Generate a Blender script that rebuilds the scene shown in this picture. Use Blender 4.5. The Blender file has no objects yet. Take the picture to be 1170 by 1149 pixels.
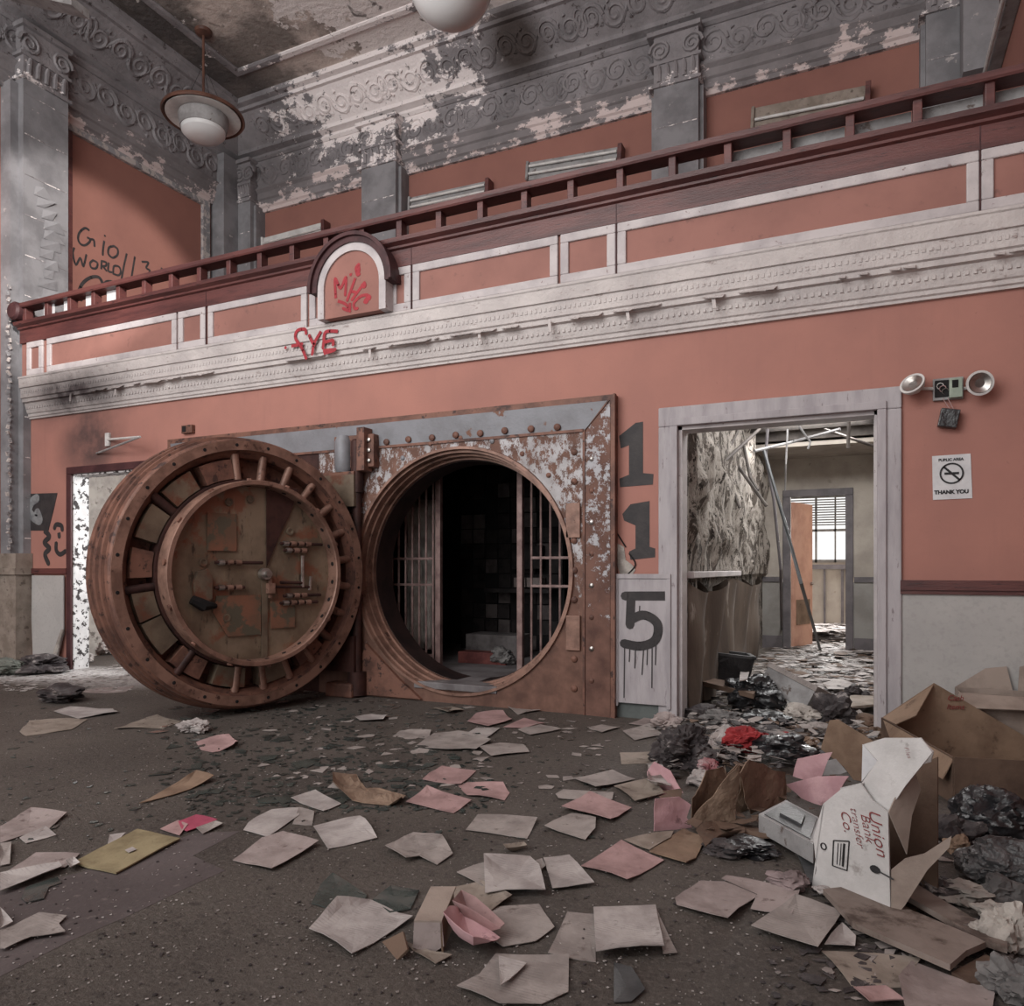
import bpy, bmesh, math, random
from mathutils import Vector, Matrix, noise
PI = math.pi
C = bpy.context.scene.collection
# ---------------------------------------------------------------- camera model
F, CX, HY, HE, D0, YAW = 851.0, 585.0, 650.0, 1.25, 6.12, math.radians(24.9)
SY, CY_ = math.sin(YAW), math.cos(YAW)
CAM = Vector((0, -D0, HE))
def ray(px, py):
    a = (px - CX) / F; b = (HY - py) / F
    return Vector((-SY + a * CY_, CY_ + a * SY, b))
def P(px, py, z): return CAM + ray(px, py) * z           # point at depth z
def G(px, py, h=0.0):                                     # on floor height h
    r = ray(px, py); return CAM + r * ((h - HE) / r.z)
def PY(px, py, y0): r = ray(px, py); return CAM + r * ((y0 + D0) / r.y)
def PX(px, py, x0): r = ray(px, py); return CAM + r * (x0 / r.x)
def XA(px, y0): return PY(px, 600, y0).x                  # X of an image column on plane y0
def cA(x, y): return (x / 2.678, 720 + y / 2.678)
def cB(x, y): return (380 + x / 2.925, 780 + y / 2.925)
def cC(x, y): return (740 + x / 2.721, 740 + y / 2.721)
# ---------------------------------------------------------------- materials
DESAT = .33
def S(r, g, b):
    y = .3 * r + .55 * g + .15 * b; r, g, b = (c + (y - c) * DESAT for c in (r, g, b))
    f = lambda c: (c / 255 / 12.92) if c <= 10 else ((c / 255 + .055) / 1.055) ** 2.4
    return (f(r), f(g), f(b), 1)
class NT:
    def __init__(s, name):
        s.m = bpy.data.materials.new(name); s.m.use_nodes = True
        s.t = s.m.node_tree; s.b = s.t.nodes['Principled BSDF']
        s.rnd = None
    def n(s, typ, **k):
        x = s.t.nodes.new(typ)
        for a, v in k.items(): setattr(x, a, v)
        return x
    def l(s, a, b): s.t.links.new(a, b)
    def vec(s, mode='Object', scale=(1, 1, 1), rnd=False):
        tc = s.n('ShaderNodeTexCoord'); mp = s.n('ShaderNodeMapping')
        mp.inputs['Scale'].default_value = scale
        s.l(tc.outputs[mode], mp.inputs['Vector'])
        if rnd:
            oi = s.n('ShaderNodeObjectInfo'); mu = s.n('ShaderNodeMath', operation='MULTIPLY')
            mu.inputs[1].default_value = 40; s.l(oi.outputs['Random'], mu.inputs[0])
            va = s.n('ShaderNodeVectorMath', operation='ADD')
            s.l(mp.outputs[0], va.inputs[0]); s.l(mu.outputs[0], va.inputs[1]); return va.outputs[0]
        return mp.outputs[0]
    def noise(s, v, scale, detail=6, rough=.6, dist=0):
        x = s.n('ShaderNodeTexNoise'); s.l(v, x.inputs['Vector'])
        x.inputs['Scale'].default_value = scale; x.inputs['Detail'].default_value = detail
        x.inputs['Roughness'].default_value = rough; x.inputs['Distortion'].default_value = dist
        return x.outputs['Fac']
    def ramp(s, f, lo, hi, a=0.0, b=1.0):
        x = s.n('ShaderNodeMapRange'); s.l(f, x.inputs['Value'])
        for k, v in zip(('From Min', 'From Max', 'To Min', 'To Max'), (lo, hi, a, b)): x.inputs[k].default_value = v
        return x.outputs[0]
    def mix(s, f, a, b, mode='MIX'):
        x = s.n('ShaderNodeMix', data_type='RGBA', blend_type=mode)
        for sock, v in ((x.inputs['Factor'], f), (x.inputs['A'], a), (x.inputs['B'], b)):
            pass
        for idx, v in ((0, f), (6, a), (7, b)):
            if isinstance(v, (tuple, float, int)): x.inputs[idx].default_value = v
            else: s.l(v, x.inputs[idx])
        return x.outputs[2]
    def math(s, op, a, b=0.0, clamp=False):
        x = s.n('ShaderNodeMath', operation=op, use_clamp=clamp)
        for i, v in ((0, a), (1, b)):
            if isinstance(v, (int, float)): x.inputs[i].default_value = v
            else: s.l(v, x.inputs[i])
        return x.outputs[0]
    def sep(s):
        g = s.n('ShaderNodeNewGeometry'); x = s.n('ShaderNodeSeparateXYZ'); s.l(g.outputs['Position'], x.inputs[0]); return x.outputs
    def blob(s, c, r, soft=1.0):   # 1 at centre -> 0 at radius
        g = s.n('ShaderNodeNewGeometry'); v = s.n('ShaderNodeVectorMath', operation='SUBTRACT'); v.inputs[1].default_value = c
        s.l(g.outputs['Position'], v.inputs[0])
        d = s.n('ShaderNodeVectorMath', operation='DIVIDE'); d.inputs[1].default_value = r; s.l(v.outputs[0], d.inputs[0])
        e = s.n('ShaderNodeVectorMath', operation='LENGTH'); s.l(d.outputs[0], e.inputs[0])
        return s.ramp(e.outputs['Value'], 1 - soft, 1, 1, 0)
    def done(s, col, rough=.8, metal=0, bump=None, bs=.3, bd=.02, spec=.3):
        if isinstance(col, tuple): s.b.inputs['Base Color'].default_value = col
        else: s.l(col, s.b.inputs['Base Color'])
        s.b.inputs['Roughness'].default_value = rough; s.b.inputs['Metallic'].default_value = metal
        s.b.inputs['Specular IOR Level'].default_value = spec
        if bump is not None:
            x = s.n('ShaderNodeBump'); x.inputs['Strength'].default_value = bs; x.inputs['Distance'].default_value = bd
            s.l(bump, x.inputs['Height']); s.l(x.outputs[0], s.b.inputs['Normal'])
        return s.m
def M(name, c1, c2, scale=4, lo=.42, hi=.62, c3=None, s3=14, lo3=.55, hi3=.62, rough=.85, metal=0, bs=.3, bscale=40, bd=.01, st=(1, 1, 1), spec=.3, ruled=False):
    t = NT(name); v = t.vec(scale=st, rnd=True)
    a = t.noise(v, scale); col = t.mix(t.ramp(a, lo, hi), S(*c1), S(*c2))
    if c3: col = t.mix(t.ramp(t.noise(v, s3, 8, .65), lo3, hi3), col, S(*c3))
    if ruled:      # faint printed lines
        wv = t.n('ShaderNodeTexWave', wave_type='BANDS', bands_direction='Y'); t.l(v, wv.inputs['Vector']); wv.inputs['Scale'].default_value = 22; wv.inputs['Distortion'].default_value = .6
        f = t.math('MULTIPLY', t.ramp(wv.outputs['Fac'], .7, .9), t.ramp(t.noise(t.vec(scale=(14, 14, 14), rnd=True), 1.0, 3), .46, .62))
        col = t.mix(t.math('MULTIPLY', f, .3), col, S(92, 84, 84))
    return t.done(col, rough, metal, t.noise(v, bscale, 4), bs, bd, spec)
def soot(t, col):
    f = t.math('MAXIMUM', t.blob((-8.55, -.1, 2.85), (.75, 2, .75)), t.blob((-8.75, -.2, 3.4), (1.3, 2, .5)))
    n = t.noise(t.vec(), 2.5); f = t.math('MULTIPLY', f, t.ramp(n, .25, .6, .35, 1.0), True)
    f = t.math('MULTIPLY', f, 1.25, True)
    return t.mix(f, col, S(62, 52, 54))
# walls
t = NT('coral_paint'); v = t.vec()
col = t.mix(t.ramp(t.noise(v, 1.1), .35, .7), S(188, 114, 96), S(170, 104, 90))
col = t.mix(t.ramp(t.noise(v, 26, 3), .66, .74, 0, .5), col, S(150, 92, 82))
col = t.mix(t.ramp(t.noise(t.vec(scale=(3, 3, .35)), 2.5), .58, .75, 0, .35), col, S(160, 98, 88))
CORAL = t.done(soot(t, col), .75, 0, t.noise(v, 60, 3), .15, .01)
t = NT('coral_panel_paint'); v = t.vec()
col = t.mix(t.ramp(t.noise(v, .8), .35, .7), S(165, 98, 82), S(146, 86, 74))
CORALB = t.done(col, .8, 0, t.noise(v, 50, 3), .15, .01)
CORALP = M('coral_parapet_paint', (166, 102, 88), (150, 92, 80), 1.2, rough=.75, c3=(136, 86, 76), s3=9, lo3=.6, hi3=.7, bs=.1)
t = NT('wainscot_grey'); v = t.vec()
col = t.mix(t.ramp(t.noise(v, 1.6), .35, .7), S(176, 172, 168), S(160, 157, 155))
WAINS = t.done(t.mix(t.ramp(t.noise(v, 30, 3), .5, .7, 0, .3), col, S(140, 136, 134)), .8, 0, t.noise(v, 90, 3), .2, .01)
t = NT('cornice_white'); v = t.vec()
col = t.mix(t.ramp(t.noise(v, 3), .35, .7), S(200, 190, 186), S(178, 168, 166))
col = t.mix(t.ramp(t.noise(t.vec(scale=(1, 1, 3)), 9, 8, .7), .6, .66, 0, .7), col, S(140, 118, 112))
CORN = t.done(soot(t, col), .8, 0, t.noise(v, 18, 6), .5, .03)
FRAMEW = M('frame_white', (192, 182, 182), (170, 160, 162), 3, rough=.7, c3=(135, 110, 108), s3=22, lo3=.63, hi3=.68)
CASING = M('casing_lilac', (176, 168, 172), (156, 148, 153), 2.5, rough=.7, c3=(124, 108, 110), s3=12, lo3=.62, hi3=.7, st=(3, 3, .6))
MAROON = M('maroon_wood', (112, 52, 48), (84, 38, 38), 3, rough=.45, c3=(60, 28, 30), s3=18, lo3=.58, hi3=.66, st=(.4, 1, 3), spec=.5)
MAROOND = M('maroon_dark', (88, 46, 48), (66, 34, 38), 5, rough=.5)
def peeled(name, g1, g2, w, bias, freq=3.0, tan=None):
    t = NT(name); v = t.vec(); p = t.sep()
    col = t.mix(t.ramp(t.noise(v, 2), .35, .7), S(*g1), S(*g2))
    n = t.noise(t.vec(scale=(1, 1, 1.5)), freq, 10, .72)
    zone = t.blob((-6.8, 3.4, 8.7), (2.7, 4, 1.25))
    low = t.ramp(p[2], 7.5, 7.95, .16, 0.0)
    f = t.math('ADD', n, t.math('ADD', t.math('MULTIPLY', zone, .38), low))
    col = t.mix(t.ramp(f, bias, bias + .025), col, S(*w))
    if tan: col = t.mix(t.ramp(t.noise(t.vec(), 9, 8, .7), .6, .64, 0, .8), col, S(*tan))
    col = t.mix(t.math('MULTIPLY', t.blob((-4.33, 3.35, 8.6), (.55, 1, .5), .6), .9), col, S(58, 44, 38))
    return t.done(col, .85, 0, t.noise(v, 22, 6), .5, .03)
ENTAB = peeled('entablature_paint', (144, 137, 140), (112, 107, 110), (232, 220, 218), .67, 3.2, (70, 56, 54))
ARCHI = peeled('architrave_paint', (136, 128, 130), (112, 106, 108), (210, 188, 184), .65, 2.6)
PILM = M('pilaster_paint', (136, 134, 138), (112, 110, 114), 2.2, rough=.75, c3=(170, 160, 158), s3=7, lo3=.66, hi3=.68)
PILP = M('pilaster_peeled', (150, 148, 152), (126, 122, 124), 3, rough=.8, c3=(190, 178, 172), s3=9, lo3=.5, hi3=.53, bs=.8, bd=.02)
t = NT('ceiling_paint'); v = t.vec(); p = t.sep()
col = t.mix(t.ramp(t.noise(v, 1.3, 8, .6), .42, .56), S(206, 186, 174), S(136, 124, 116))
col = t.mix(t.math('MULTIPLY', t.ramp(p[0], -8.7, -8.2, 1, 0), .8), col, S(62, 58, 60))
f = t.math('ADD', t.noise(v, 2.0, 10, .72), t.math('MULTIPLY', t.ramp(p[0], -7.7, -6.3, 0, 1), .26))
col = t.mix(t.ramp(f, .62, .64), col, S(232, 222, 218))
col = t.mix(t.ramp(t.noise(v, 1.9, 8, .6, 1), .62, .68, 0, .8), col, S(74, 66, 60))
CEIL = t.done(col, .9, 0, t.noise(v, 12, 8), .6, .04)
# metals
t = NT('rusted_frame_steel'); v = t.vec()
rust = t.mix(t.ramp(t.noise(v, 5), .35, .65), S(134, 88, 70), S(98, 62, 50))
n = t.noise(t.vec(scale=(1, 1, .6)), 11, 12, .82); p = t.sep()
z = t.math('MULTIPLY', t.ramp(p[2], .3, 1.3, -.13, .02), 1.0)
z = t.math('ADD', z, t.math('MULTIPLY', t.blob((-2.55, -.1, 1.75), (.6, 3, 1.0)), .06))
f = t.ramp(t.math('ADD', n, z), .53, .555)
col = t.mix(f, rust, t.mix(t.ramp(t.noise(v, 3), .4, .6), S(186, 184, 188), S(158, 154, 156)))
RFRAME = t.done(col, .7, .1, f, .3, .01)
t = NT('frame_border_steel'); v = t.vec()
rust = t.mix(t.ramp(t.noise(v, 5), .35, .65), S(130, 84, 68), S(94, 58, 48))
p = t.sep(); n = t.noise(v, 10, 12, .8)
z = t.math('ADD', n, t.ramp(p[2], .4, 1.6, -.1, .05))
RBORD = t.done(t.mix(t.ramp(z, .56, .585), rust, S(172, 172, 178)), .7, .1, n, .3, .01)
GPLATE = M('grey_steel_plate', (132, 134, 142), (118, 118, 124), 3, rough=.5, c3=(126, 76, 54), s3=5, lo3=.64, hi3=.67, metal=.1)
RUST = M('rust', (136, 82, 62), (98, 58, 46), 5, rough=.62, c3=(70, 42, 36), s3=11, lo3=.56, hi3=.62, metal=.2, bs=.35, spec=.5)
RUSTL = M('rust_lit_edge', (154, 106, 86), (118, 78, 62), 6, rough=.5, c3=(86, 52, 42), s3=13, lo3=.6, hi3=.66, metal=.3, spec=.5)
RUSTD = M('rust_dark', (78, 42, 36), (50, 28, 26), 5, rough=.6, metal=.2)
OLIVE = M('olive_steel', (122, 102, 80), (94, 74, 58), 3.2, rough=.5, c3=(120, 66, 44), s3=3.0, lo3=.56, hi3=.64, metal=.3, bs=.2, spec=.5)
t = NT('plate_steel'); v = t.vec()
col = t.mix(t.ramp(t.noise(v, 2.5), .4, .6), S(146, 122, 96), S(116, 94, 72))
col = t.mix(t.ramp(t.noise(v, 3.1, 8, .6), .54, .6, 0, .9), col, S(150, 84, 56))
col = t.mix(t.ramp(t.noise(t.vec(scale=(1, 1.5, .5)), 8, 8, .7), .58, .66, 0, .8), col, S(54, 40, 34))
col = t.mix(t.ramp(t.noise(t.vec(scale=(1, 4, .3)), 9, 5, .7), .6, .7, 0, .6), col, S(150, 128, 92))
PLATE = t.done(col, .45, .35, t.noise(v, 20), .2, .01, .5)
RPATCH = M('rust_patch', (146, 86, 60), (120, 84, 62), 4, rough=.55, c3=(94, 84, 66), s3=6, lo3=.5, hi3=.56, metal=.2)
STEELB = M('bright_steel', (190, 186, 182), (150, 140, 132), 9, rough=.3, metal=.9, bs=.05)
BARM = M('gate_bar_paint', (150, 116, 110), (120, 88, 84), 9, rough=.5, metal=.3)
BARG = M('gate_bar_brass', (170, 146, 104), (140, 112, 80), 9, rough=.5, metal=.3)
JAMB = M('jamb_dark_rust', (52, 32, 30), (34, 22, 22), 5, rough=.6)
DARK = M('plain_black', (30, 26, 28), (18, 16, 18), 4, rough=.8)  # plain black for holes, cracks, ceiling void, vault shell and thin wires
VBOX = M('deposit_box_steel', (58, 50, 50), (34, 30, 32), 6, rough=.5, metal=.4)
VFLOOR = M('vault_floor_slab', (120, 114, 116), (96, 88, 90), 4, rough=.6)
# floor
t = NT('grimy_floor'); v = t.vec()
col = t.mix(t.ramp(t.noise(v, .9, 6, .6), .35, .65), S(98, 88, 80), S(78, 69, 63))
col = t.mix(t.ramp(t.noise(v, 45, 6, .7), .5, .66, 0, .6), col, S(122, 110, 104))
col = t.mix(t.ramp(t.noise(v, 18, 6, .7), .56, .64, 0, .6), col, S(54, 46, 44))
col = t.mix(t.math('MULTIPLY', t.blob((-8.6, -.35, 0), (2.3, .75, 2), .6), t.ramp(t.noise(v, 16, 6, .7), .34, .46)), col, S(190, 184, 182))  # pool of light before the left doorway, painted into the floor colour
FLOOR = t.done(col, .7, 0, t.noise(v, 60, 8, .7), .8, .02)
t = NT('hall_floor'); v = t.vec()
HFLOOR = t.done(t.mix(t.ramp(t.noise(v, 6, 8, .7), .45, .55), S(150, 138, 128), S(90, 78, 70)), .5, 0, t.noise(v, 20, 8, .7), 1, .05)
MAT = M('vinyl_floor', (96, 84, 84), (82, 71, 71), 2, rough=.7, c3=(112, 98, 94), s3=30, lo3=.6, hi3=.7)
# papers etc
PG = M('paper_grey', (158, 146, 140), (134, 122, 117), 6, rough=.85, c3=(112, 98, 92), s3=16, lo3=.6, hi3=.7, ruled=True)
PL = M('paper_pale', (176, 166, 162), (150, 139, 136), 6, rough=.85, c3=(124, 112, 108), s3=18, lo3=.62, hi3=.72, ruled=True)
PT = M('paper_tan', (150, 134, 120), (128, 112, 98), 6, rough=.85, c3=(98, 82, 72), s3=14, lo3=.58, hi3=.68)
PB = M('paper_blush', (160, 142, 138), (136, 118, 114), 6, rough=.85, c3=(112, 90, 86), s3=16, lo3=.6, hi3=.7)
PP = M('paper_pink', (180, 136, 134), (154, 114, 112), 6, rough=.85, c3=(126, 90, 86), s3=16, lo3=.62, hi3=.72)
PPB = M('folder_bright_pink', (214, 158, 164), (190, 132, 140), 5, rough=.7, c3=(140, 92, 98), s3=9, lo3=.62, hi3=.7)
MAG = M('magenta_card', (196, 66, 96), (168, 52, 82), 5, rough=.6)
OLF = M('manila_folder', (152, 134, 92), (128, 110, 74), 6, rough=.8, c3=(96, 80, 56), s3=14, lo3=.6, hi3=.7)
CARD = M('cardboard', (146, 114, 88), (122, 92, 70), 4, rough=.85, c3=(90, 66, 50), s3=9, lo3=.6, hi3=.7)
CARDD = M('cardboard_dark', (112, 84, 66), (90, 66, 52), 4, rough=.85)
CARDP = M('cardboard_pale', (160, 140, 126), (136, 116, 104), 4, rough=.85)
CARDW = M('white_carton_card', (204, 200, 198), (182, 178, 176), 3, rough=.7, c3=(150, 142, 138), s3=8, lo3=.62, hi3=.7)
KRAFT = M('kraft_bag_paper', (148, 118, 94), (122, 94, 74), 6, rough=.8, bs=.8, bscale=14, bd=.02)
BPLAS = M('black_plastic', (42, 42, 46), (26, 26, 30), 6, rough=.3, bs=.6, bscale=16, bd=.02, spec=.6)
GPLAS = M('grey_plastic', (78, 80, 82), (60, 62, 64), 4, rough=.4)
DPLAS = M('smoky_plastic', (96, 96, 98), (60, 60, 62), 8, rough=.3, bs=.8, bscale=18, bd=.03, spec=.6)
REDC = M('red_cloth', (190, 36, 40), (150, 24, 30), 6, rough=.8, bs=.8, bscale=14, bd=.02)
GCLOTH = M('grey_cloth', (120, 116, 114), (84, 80, 80), 6, rough=.85, bs=.8, bscale=12, bd=.02)
WCLOTH = M('pale_cloth', (172, 162, 152), (138, 128, 120), 7, rough=.85, bs=.8, bscale=14, bd=.02)
RAG = M('dark_rags', (52, 44, 46), (84, 76, 76), 9, rough=.7, c3=(130, 120, 116), s3=9, lo3=.6, hi3=.63, bs=.8, bscale=14, bd=.02)
GLS = M('dirty_green_glass', (70, 80, 76), (52, 58, 56), 5, rough=.15, bs=.1, spec=.8)
WOOD = M('weathered_board', (138, 120, 110), (112, 94, 84), 3, rough=.8, c3=(84, 66, 58), s3=6, lo3=.56, hi3=.66, st=(1, 1, 1))
PLAST = M('crumbled_plaster', (176, 168, 164), (130, 120, 114), 9, rough=.9)
BLACKP = M('black_spray_paint', (52, 48, 50), (66, 60, 60), 9, lo=.4, hi=.7, rough=.6)
REDP = M('red_spray_paint', (196, 36, 48), (176, 30, 42), 9, rough=.6)
INKR = M('red_marker_ink', (158, 52, 52), (142, 44, 46), 9, rough=.6)
INK = M('black_ink', (38, 38, 40), (50, 48, 50), 9, rough=.6)
WHITE = M('white_enamel', (206, 204, 200), (184, 180, 178), 5, rough=.4, spec=.5)
GREYE = M('grey_enamel', (150, 148, 148), (124, 120, 120), 5, rough=.5, c3=(100, 84, 78), s3=8, lo3=.6, hi3=.66)
BROWNE = M('brown_enamel', (110, 66, 50), (84, 50, 40), 5, rough=.4)
SIGNW = M('sign_paper', (206, 206, 208), (190, 190, 194), 5, rough=.7)
t = NT('milk_glass'); MILK = t.done(S(206, 206, 206), .18, spec=.6)
t = NT('clear_glass'); t.b.inputs['Transmission Weight'].default_value = 1.0; t.b.inputs['Alpha'].default_value = .35
CGLASS = t.done(S(225, 232, 235), .08)
HWALL = M('hall_wall_cream', (176, 164, 150), (156, 144, 132), 2, rough=.8, c3=(130, 116, 104), s3=6, lo3=.62, hi3=.7)
HGREY = M('hall_wainscot', (150, 146, 140), (132, 126, 120), 2, rough=.8)
t = NT('peeling_plaster'); v = t.vec(scale=(1, 1, .6)); n = t.noise(v, 6, 12, .75, .6)
col = t.mix(t.ramp(n, .47, .49), S(92, 80, 70), S(170, 158, 146)); col = t.mix(t.ramp(t.noise(v, 12, 9, .7), .58, .6), col, S(56, 46, 40))
PEELW = t.done(col, .9, 0, n, 1, .08)
DOORO = M('orange_door_paint', (226, 158, 128), (208, 138, 110), 3, rough=.5)
DFRAME = M('door_frame_grey', (112, 104, 108), (92, 86, 90), 4, rough=.6)
PANB = M('warped_panel_brown', (120, 102, 88), (96, 80, 70), 3, rough=.8, c3=(160, 148, 136), s3=5, lo3=.6, hi3=.66, st=(1, 1, .3))
LBRK = M('block_wall', (176, 170, 160), (150, 144, 136), 4, rough=.9, c3=(112, 104, 98), s3=7, lo3=.58, hi3=.64)
JAMBP = M('flaking_jamb', (206, 204, 204), (190, 188, 188), 5, rough=.8, c3=(60, 54, 54), s3=15, lo3=.53, hi3=.55)
# ---------------------------------------------------------------- mesh helpers
class MB:
    def __init__(s): s.v = []; s.f = []
    def add(s, vs, fs):
        o = len(s.v); s.v += [Vector(a) for a in vs]; s.f += [tuple(o + i for i in f) for f in fs]; return s
    def box(s, a, b, m=None):
        x0, y0, z0 = (min(a[i], b[i]) for i in range(3)); x1, y1, z1 = (max(a[i], b[i]) for i in range(3))
        vs = [Vector(p) for p in ((x0, y0, z0), (x1, y0, z0), (x1, y1, z0), (x0, y1, z0), (x0, y0, z1), (x1, y0, z1), (x1, y1, z1), (x0, y1, z1))]
        if m: vs = [m @ p for p in vs]
        return s.add(vs, [(0, 3, 2, 1), (4, 5, 6, 7), (0, 1, 5, 4), (1, 2, 6, 5), (2, 3, 7, 6), (3, 0, 4, 7)])
    def bev(s, a, b, r=.01, m=None):     # box with chamfered edges
        bm = bmesh.new(); t = MB().box(a, b); vs = [bm.verts.new(p) for p in t.v]
        for f in t.f: bm.faces.new([vs[i] for i in f])
        bmesh.ops.bevel(bm, geom=bm.edges[:], offset=r, segments=2, affect='EDGES', profile=.5)
        bm.verts.index_update(); vv = [(m @ q.co) if m else q.co.copy() for q in bm.verts]
        s.add(vv, [tuple(q.index for q in f.verts) for f in bm.faces]); bm.free(); return s
    def tube(s, pts, r, n=8, cap=True, closed=False):
        pts = [Vector(p) for p in pts]; N = len(pts); rs = r if isinstance(r, (list, tuple)) else [r] * N
        up = None; rings = []
        for i, p in enumerate(pts):
            a = pts[(i - 1) % N] if (i > 0 or closed) else p; b = pts[(i + 1) % N] if (i < N - 1 or closed) else p
            d = (b - a).normalized() if (b - a).length > 1e-9 else Vector((0, 0, 1))
            if up is None: up = Vector((0, 0, 1)) if abs(d.z) < .9 else Vector((1, 0, 0))
            x = d.cross(up).normalized(); y = x.cross(d).normalized(); up = y
            rings.append([p + (x * math.cos(2 * PI * k / n) + y * math.sin(2 * PI * k / n)) * rs[i] for k in range(n)])
        vs = [q for rg in rings for q in rg]; fs = []
        for i in range(N if closed else N - 1):
            j = (i + 1) % N
            for k in range(n): fs.append((i * n + k, i * n + (k + 1) % n, j * n + (k + 1) % n, j * n + k))
        if cap and not closed: fs += [tuple(range(n))[::-1], tuple((N - 1) * n + k for k in range(n))]
        return s.add(vs, fs)
    def lathe(s, prof, c, axis='Z', n=64, closed=False):  # prof: (along, radius)
        vs = []; fs = []; N = len(prof); c = Vector(c)
        for (h, r) in prof:
            for k in range(n):
                a = 2 * PI * k / n; x, y = r * math.cos(a), r * math.sin(a)
                vs.append(c + (Vector((x, y, h)) if axis == 'Z' else Vector((h, x, y)) if axis == 'X' else Vector((x, h, y))))
        for i in range(N if closed else N - 1):
            j = (i + 1) % N
            for k in range(n): fs.append((i * n + k, i * n + (k + 1) % n, j * n + (k + 1) % n, j * n + k))
        if not closed:
            if prof[0][1] > 1e-6: fs.append(tuple(range(n))[::-1])
            if prof[-1][1] > 1e-6: fs.append(tuple((N - 1) * n + k for k in range(n)))
        return s.add(vs, fs)
    def panel(s, pts, th, nrm=None):     # polygon given thickness
        pts = [Vector(p) for p in pts]; n = len(pts)
        if nrm is None:
            nrm = Vector((0, 0, 0))
            for i in range(n): nrm += (pts[i] - pts[0]).cross(pts[(i + 1) % n] - pts[0])
            nrm = nrm.normalized() if nrm.length > 1e-9 else Vector((0, 0, 1))
        d = nrm * th
        return s.add(pts + [p + d for p in pts], [tuple(range(n))[::-1], tuple(n + i for i in range(n))] + [(i, (i + 1) % n, n + (i + 1) % n, n + i) for i in range(n)])
    def build(s, name, mat, parent=None, loc=None, smooth=False, sharp=.6):
        me = bpy.data.meshes.new(name)
        off = Vector(loc) if loc is not None else Vector((0, 0, 0))
        bm = bmesh.new(); vs = [bm.verts.new(p - off) for p in s.v]
        for f in s.f:
            if len(set(f)) < 3: continue
            try: bm.faces.new([vs[i] for i in f])
            except ValueError: pass
        bmesh.ops.recalc_face_normals(bm, faces=bm.faces[:])
        bm.to_mesh(me); bm.free(); me.materials.append(mat)
        o = bpy.data.objects.new(name, me); C.objects.link(o)
        if loc is not None and parent is None: o.location = off
        if smooth:
            for p in me.polygons: p.use_smooth = True
            try: me.set_sharp_from_angle(angle=sharp)
            except Exception: pass
        if parent: o.parent = parent
        return o
def base_of(vs):
    return Vector((sum(p.x for p in vs) / len(vs), sum(p.y for p in vs) / len(vs), min(p.z for p in vs)))
def tag(o, label, cat, group=None, kind=None):
    o['label'] = label; o['category'] = cat
    if group: o['group'] = group
    if kind: o['kind'] = kind
    return o
def thing(name, label, cat, loc=(0, 0, 0), rz=0, group=None):
    o = bpy.data.objects.new(name, None); C.objects.link(o); o.location = loc; o.rotation_euler = (0, 0, rz)
    o.empty_display_size = .1
    return tag(o, label, cat, group)
def struct(name, mb, mat, smooth=False, label=None, parent=None):
    o = mb.build(name, mat, parent, smooth=smooth)
    if not parent: o['kind'] = 'structure'
    if label: o['label'] = label
    return o
def solo(name, mb, mat, label, cat, group=None, smooth=False, kind=None):
    o = mb.build(name, mat, None, base_of(mb.v), smooth); return tag(o, label, cat, group, kind)
class Thing:     # collects parts in world coordinates, parented to one Empty
    def __init__(s, name, label, cat, loc, group=None):
        s.e = thing(name, label, cat, loc, 0, group); s.loc = Vector(loc)
    def part(s, name, mb, mat, parent=None, smooth=False, label=None):
        o = mb.build(name, mat, parent or s.e, s.loc, smooth)
        if label: o['label'] = label
        return o
WORLD, EXPO = 1.15, 0.08
LIGHTS = [('fill_light_front', (-6, -8.8, 5.2), (-5.5, 0, 3.0), 6, 5, 290, (1, .985, .97)),  # added soft fill behind the camera, no window modelled there
          ('fill_light_high', (-4, -7.5, 6.0), (-6.5, 3, 8.4), 7, 2.5, 300, (1, .99, .98)),  # added fill aimed up to brighten the upper wall and ceiling
          ('side_room_window', (-6.6, 1.4, 2.4), (-9.0, -.5, .0), 1.2, 1.2, 130, (1, 1, 1)),
          ('hall_fill_near', (-.5, 1.4, 3.17), (-.5, 1.4, 0), 1.2, 1.2, 32, (1, .99, .98)), ('hall_fill_mid', (-.5, 3.2, 3.17), (-.5, 3.2, 0), 1.2, 1.2, 45, (1, .99, .98)), ('hall_fill_far', (-.5, 4.4, 3.17), (-.5, 4.4, 0), 1.2, .5, 60, (1, .99, .98)),  # three added fill lamps under the closed hall ceiling, brightening the hall
          ('far_window', (-.5, 9.8, 2.1), (-.5, 5, .8), 1.6, 1.2, 240, (1, .98, .96))]
SPOTS = [('left_window_beam', (1.0, -7, 6.8), (-10, 1.08, 5.04), 7000, 15.7, .22, (1, .95, .9))]
# ================================================================= setting
XL, XR, YB, ZC = -10.0, 1.38, 3.85, 8.9
def wallbox(*bs):
    m = MB()
    for a, b in bs: m.box(a, b)
    return m
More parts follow.
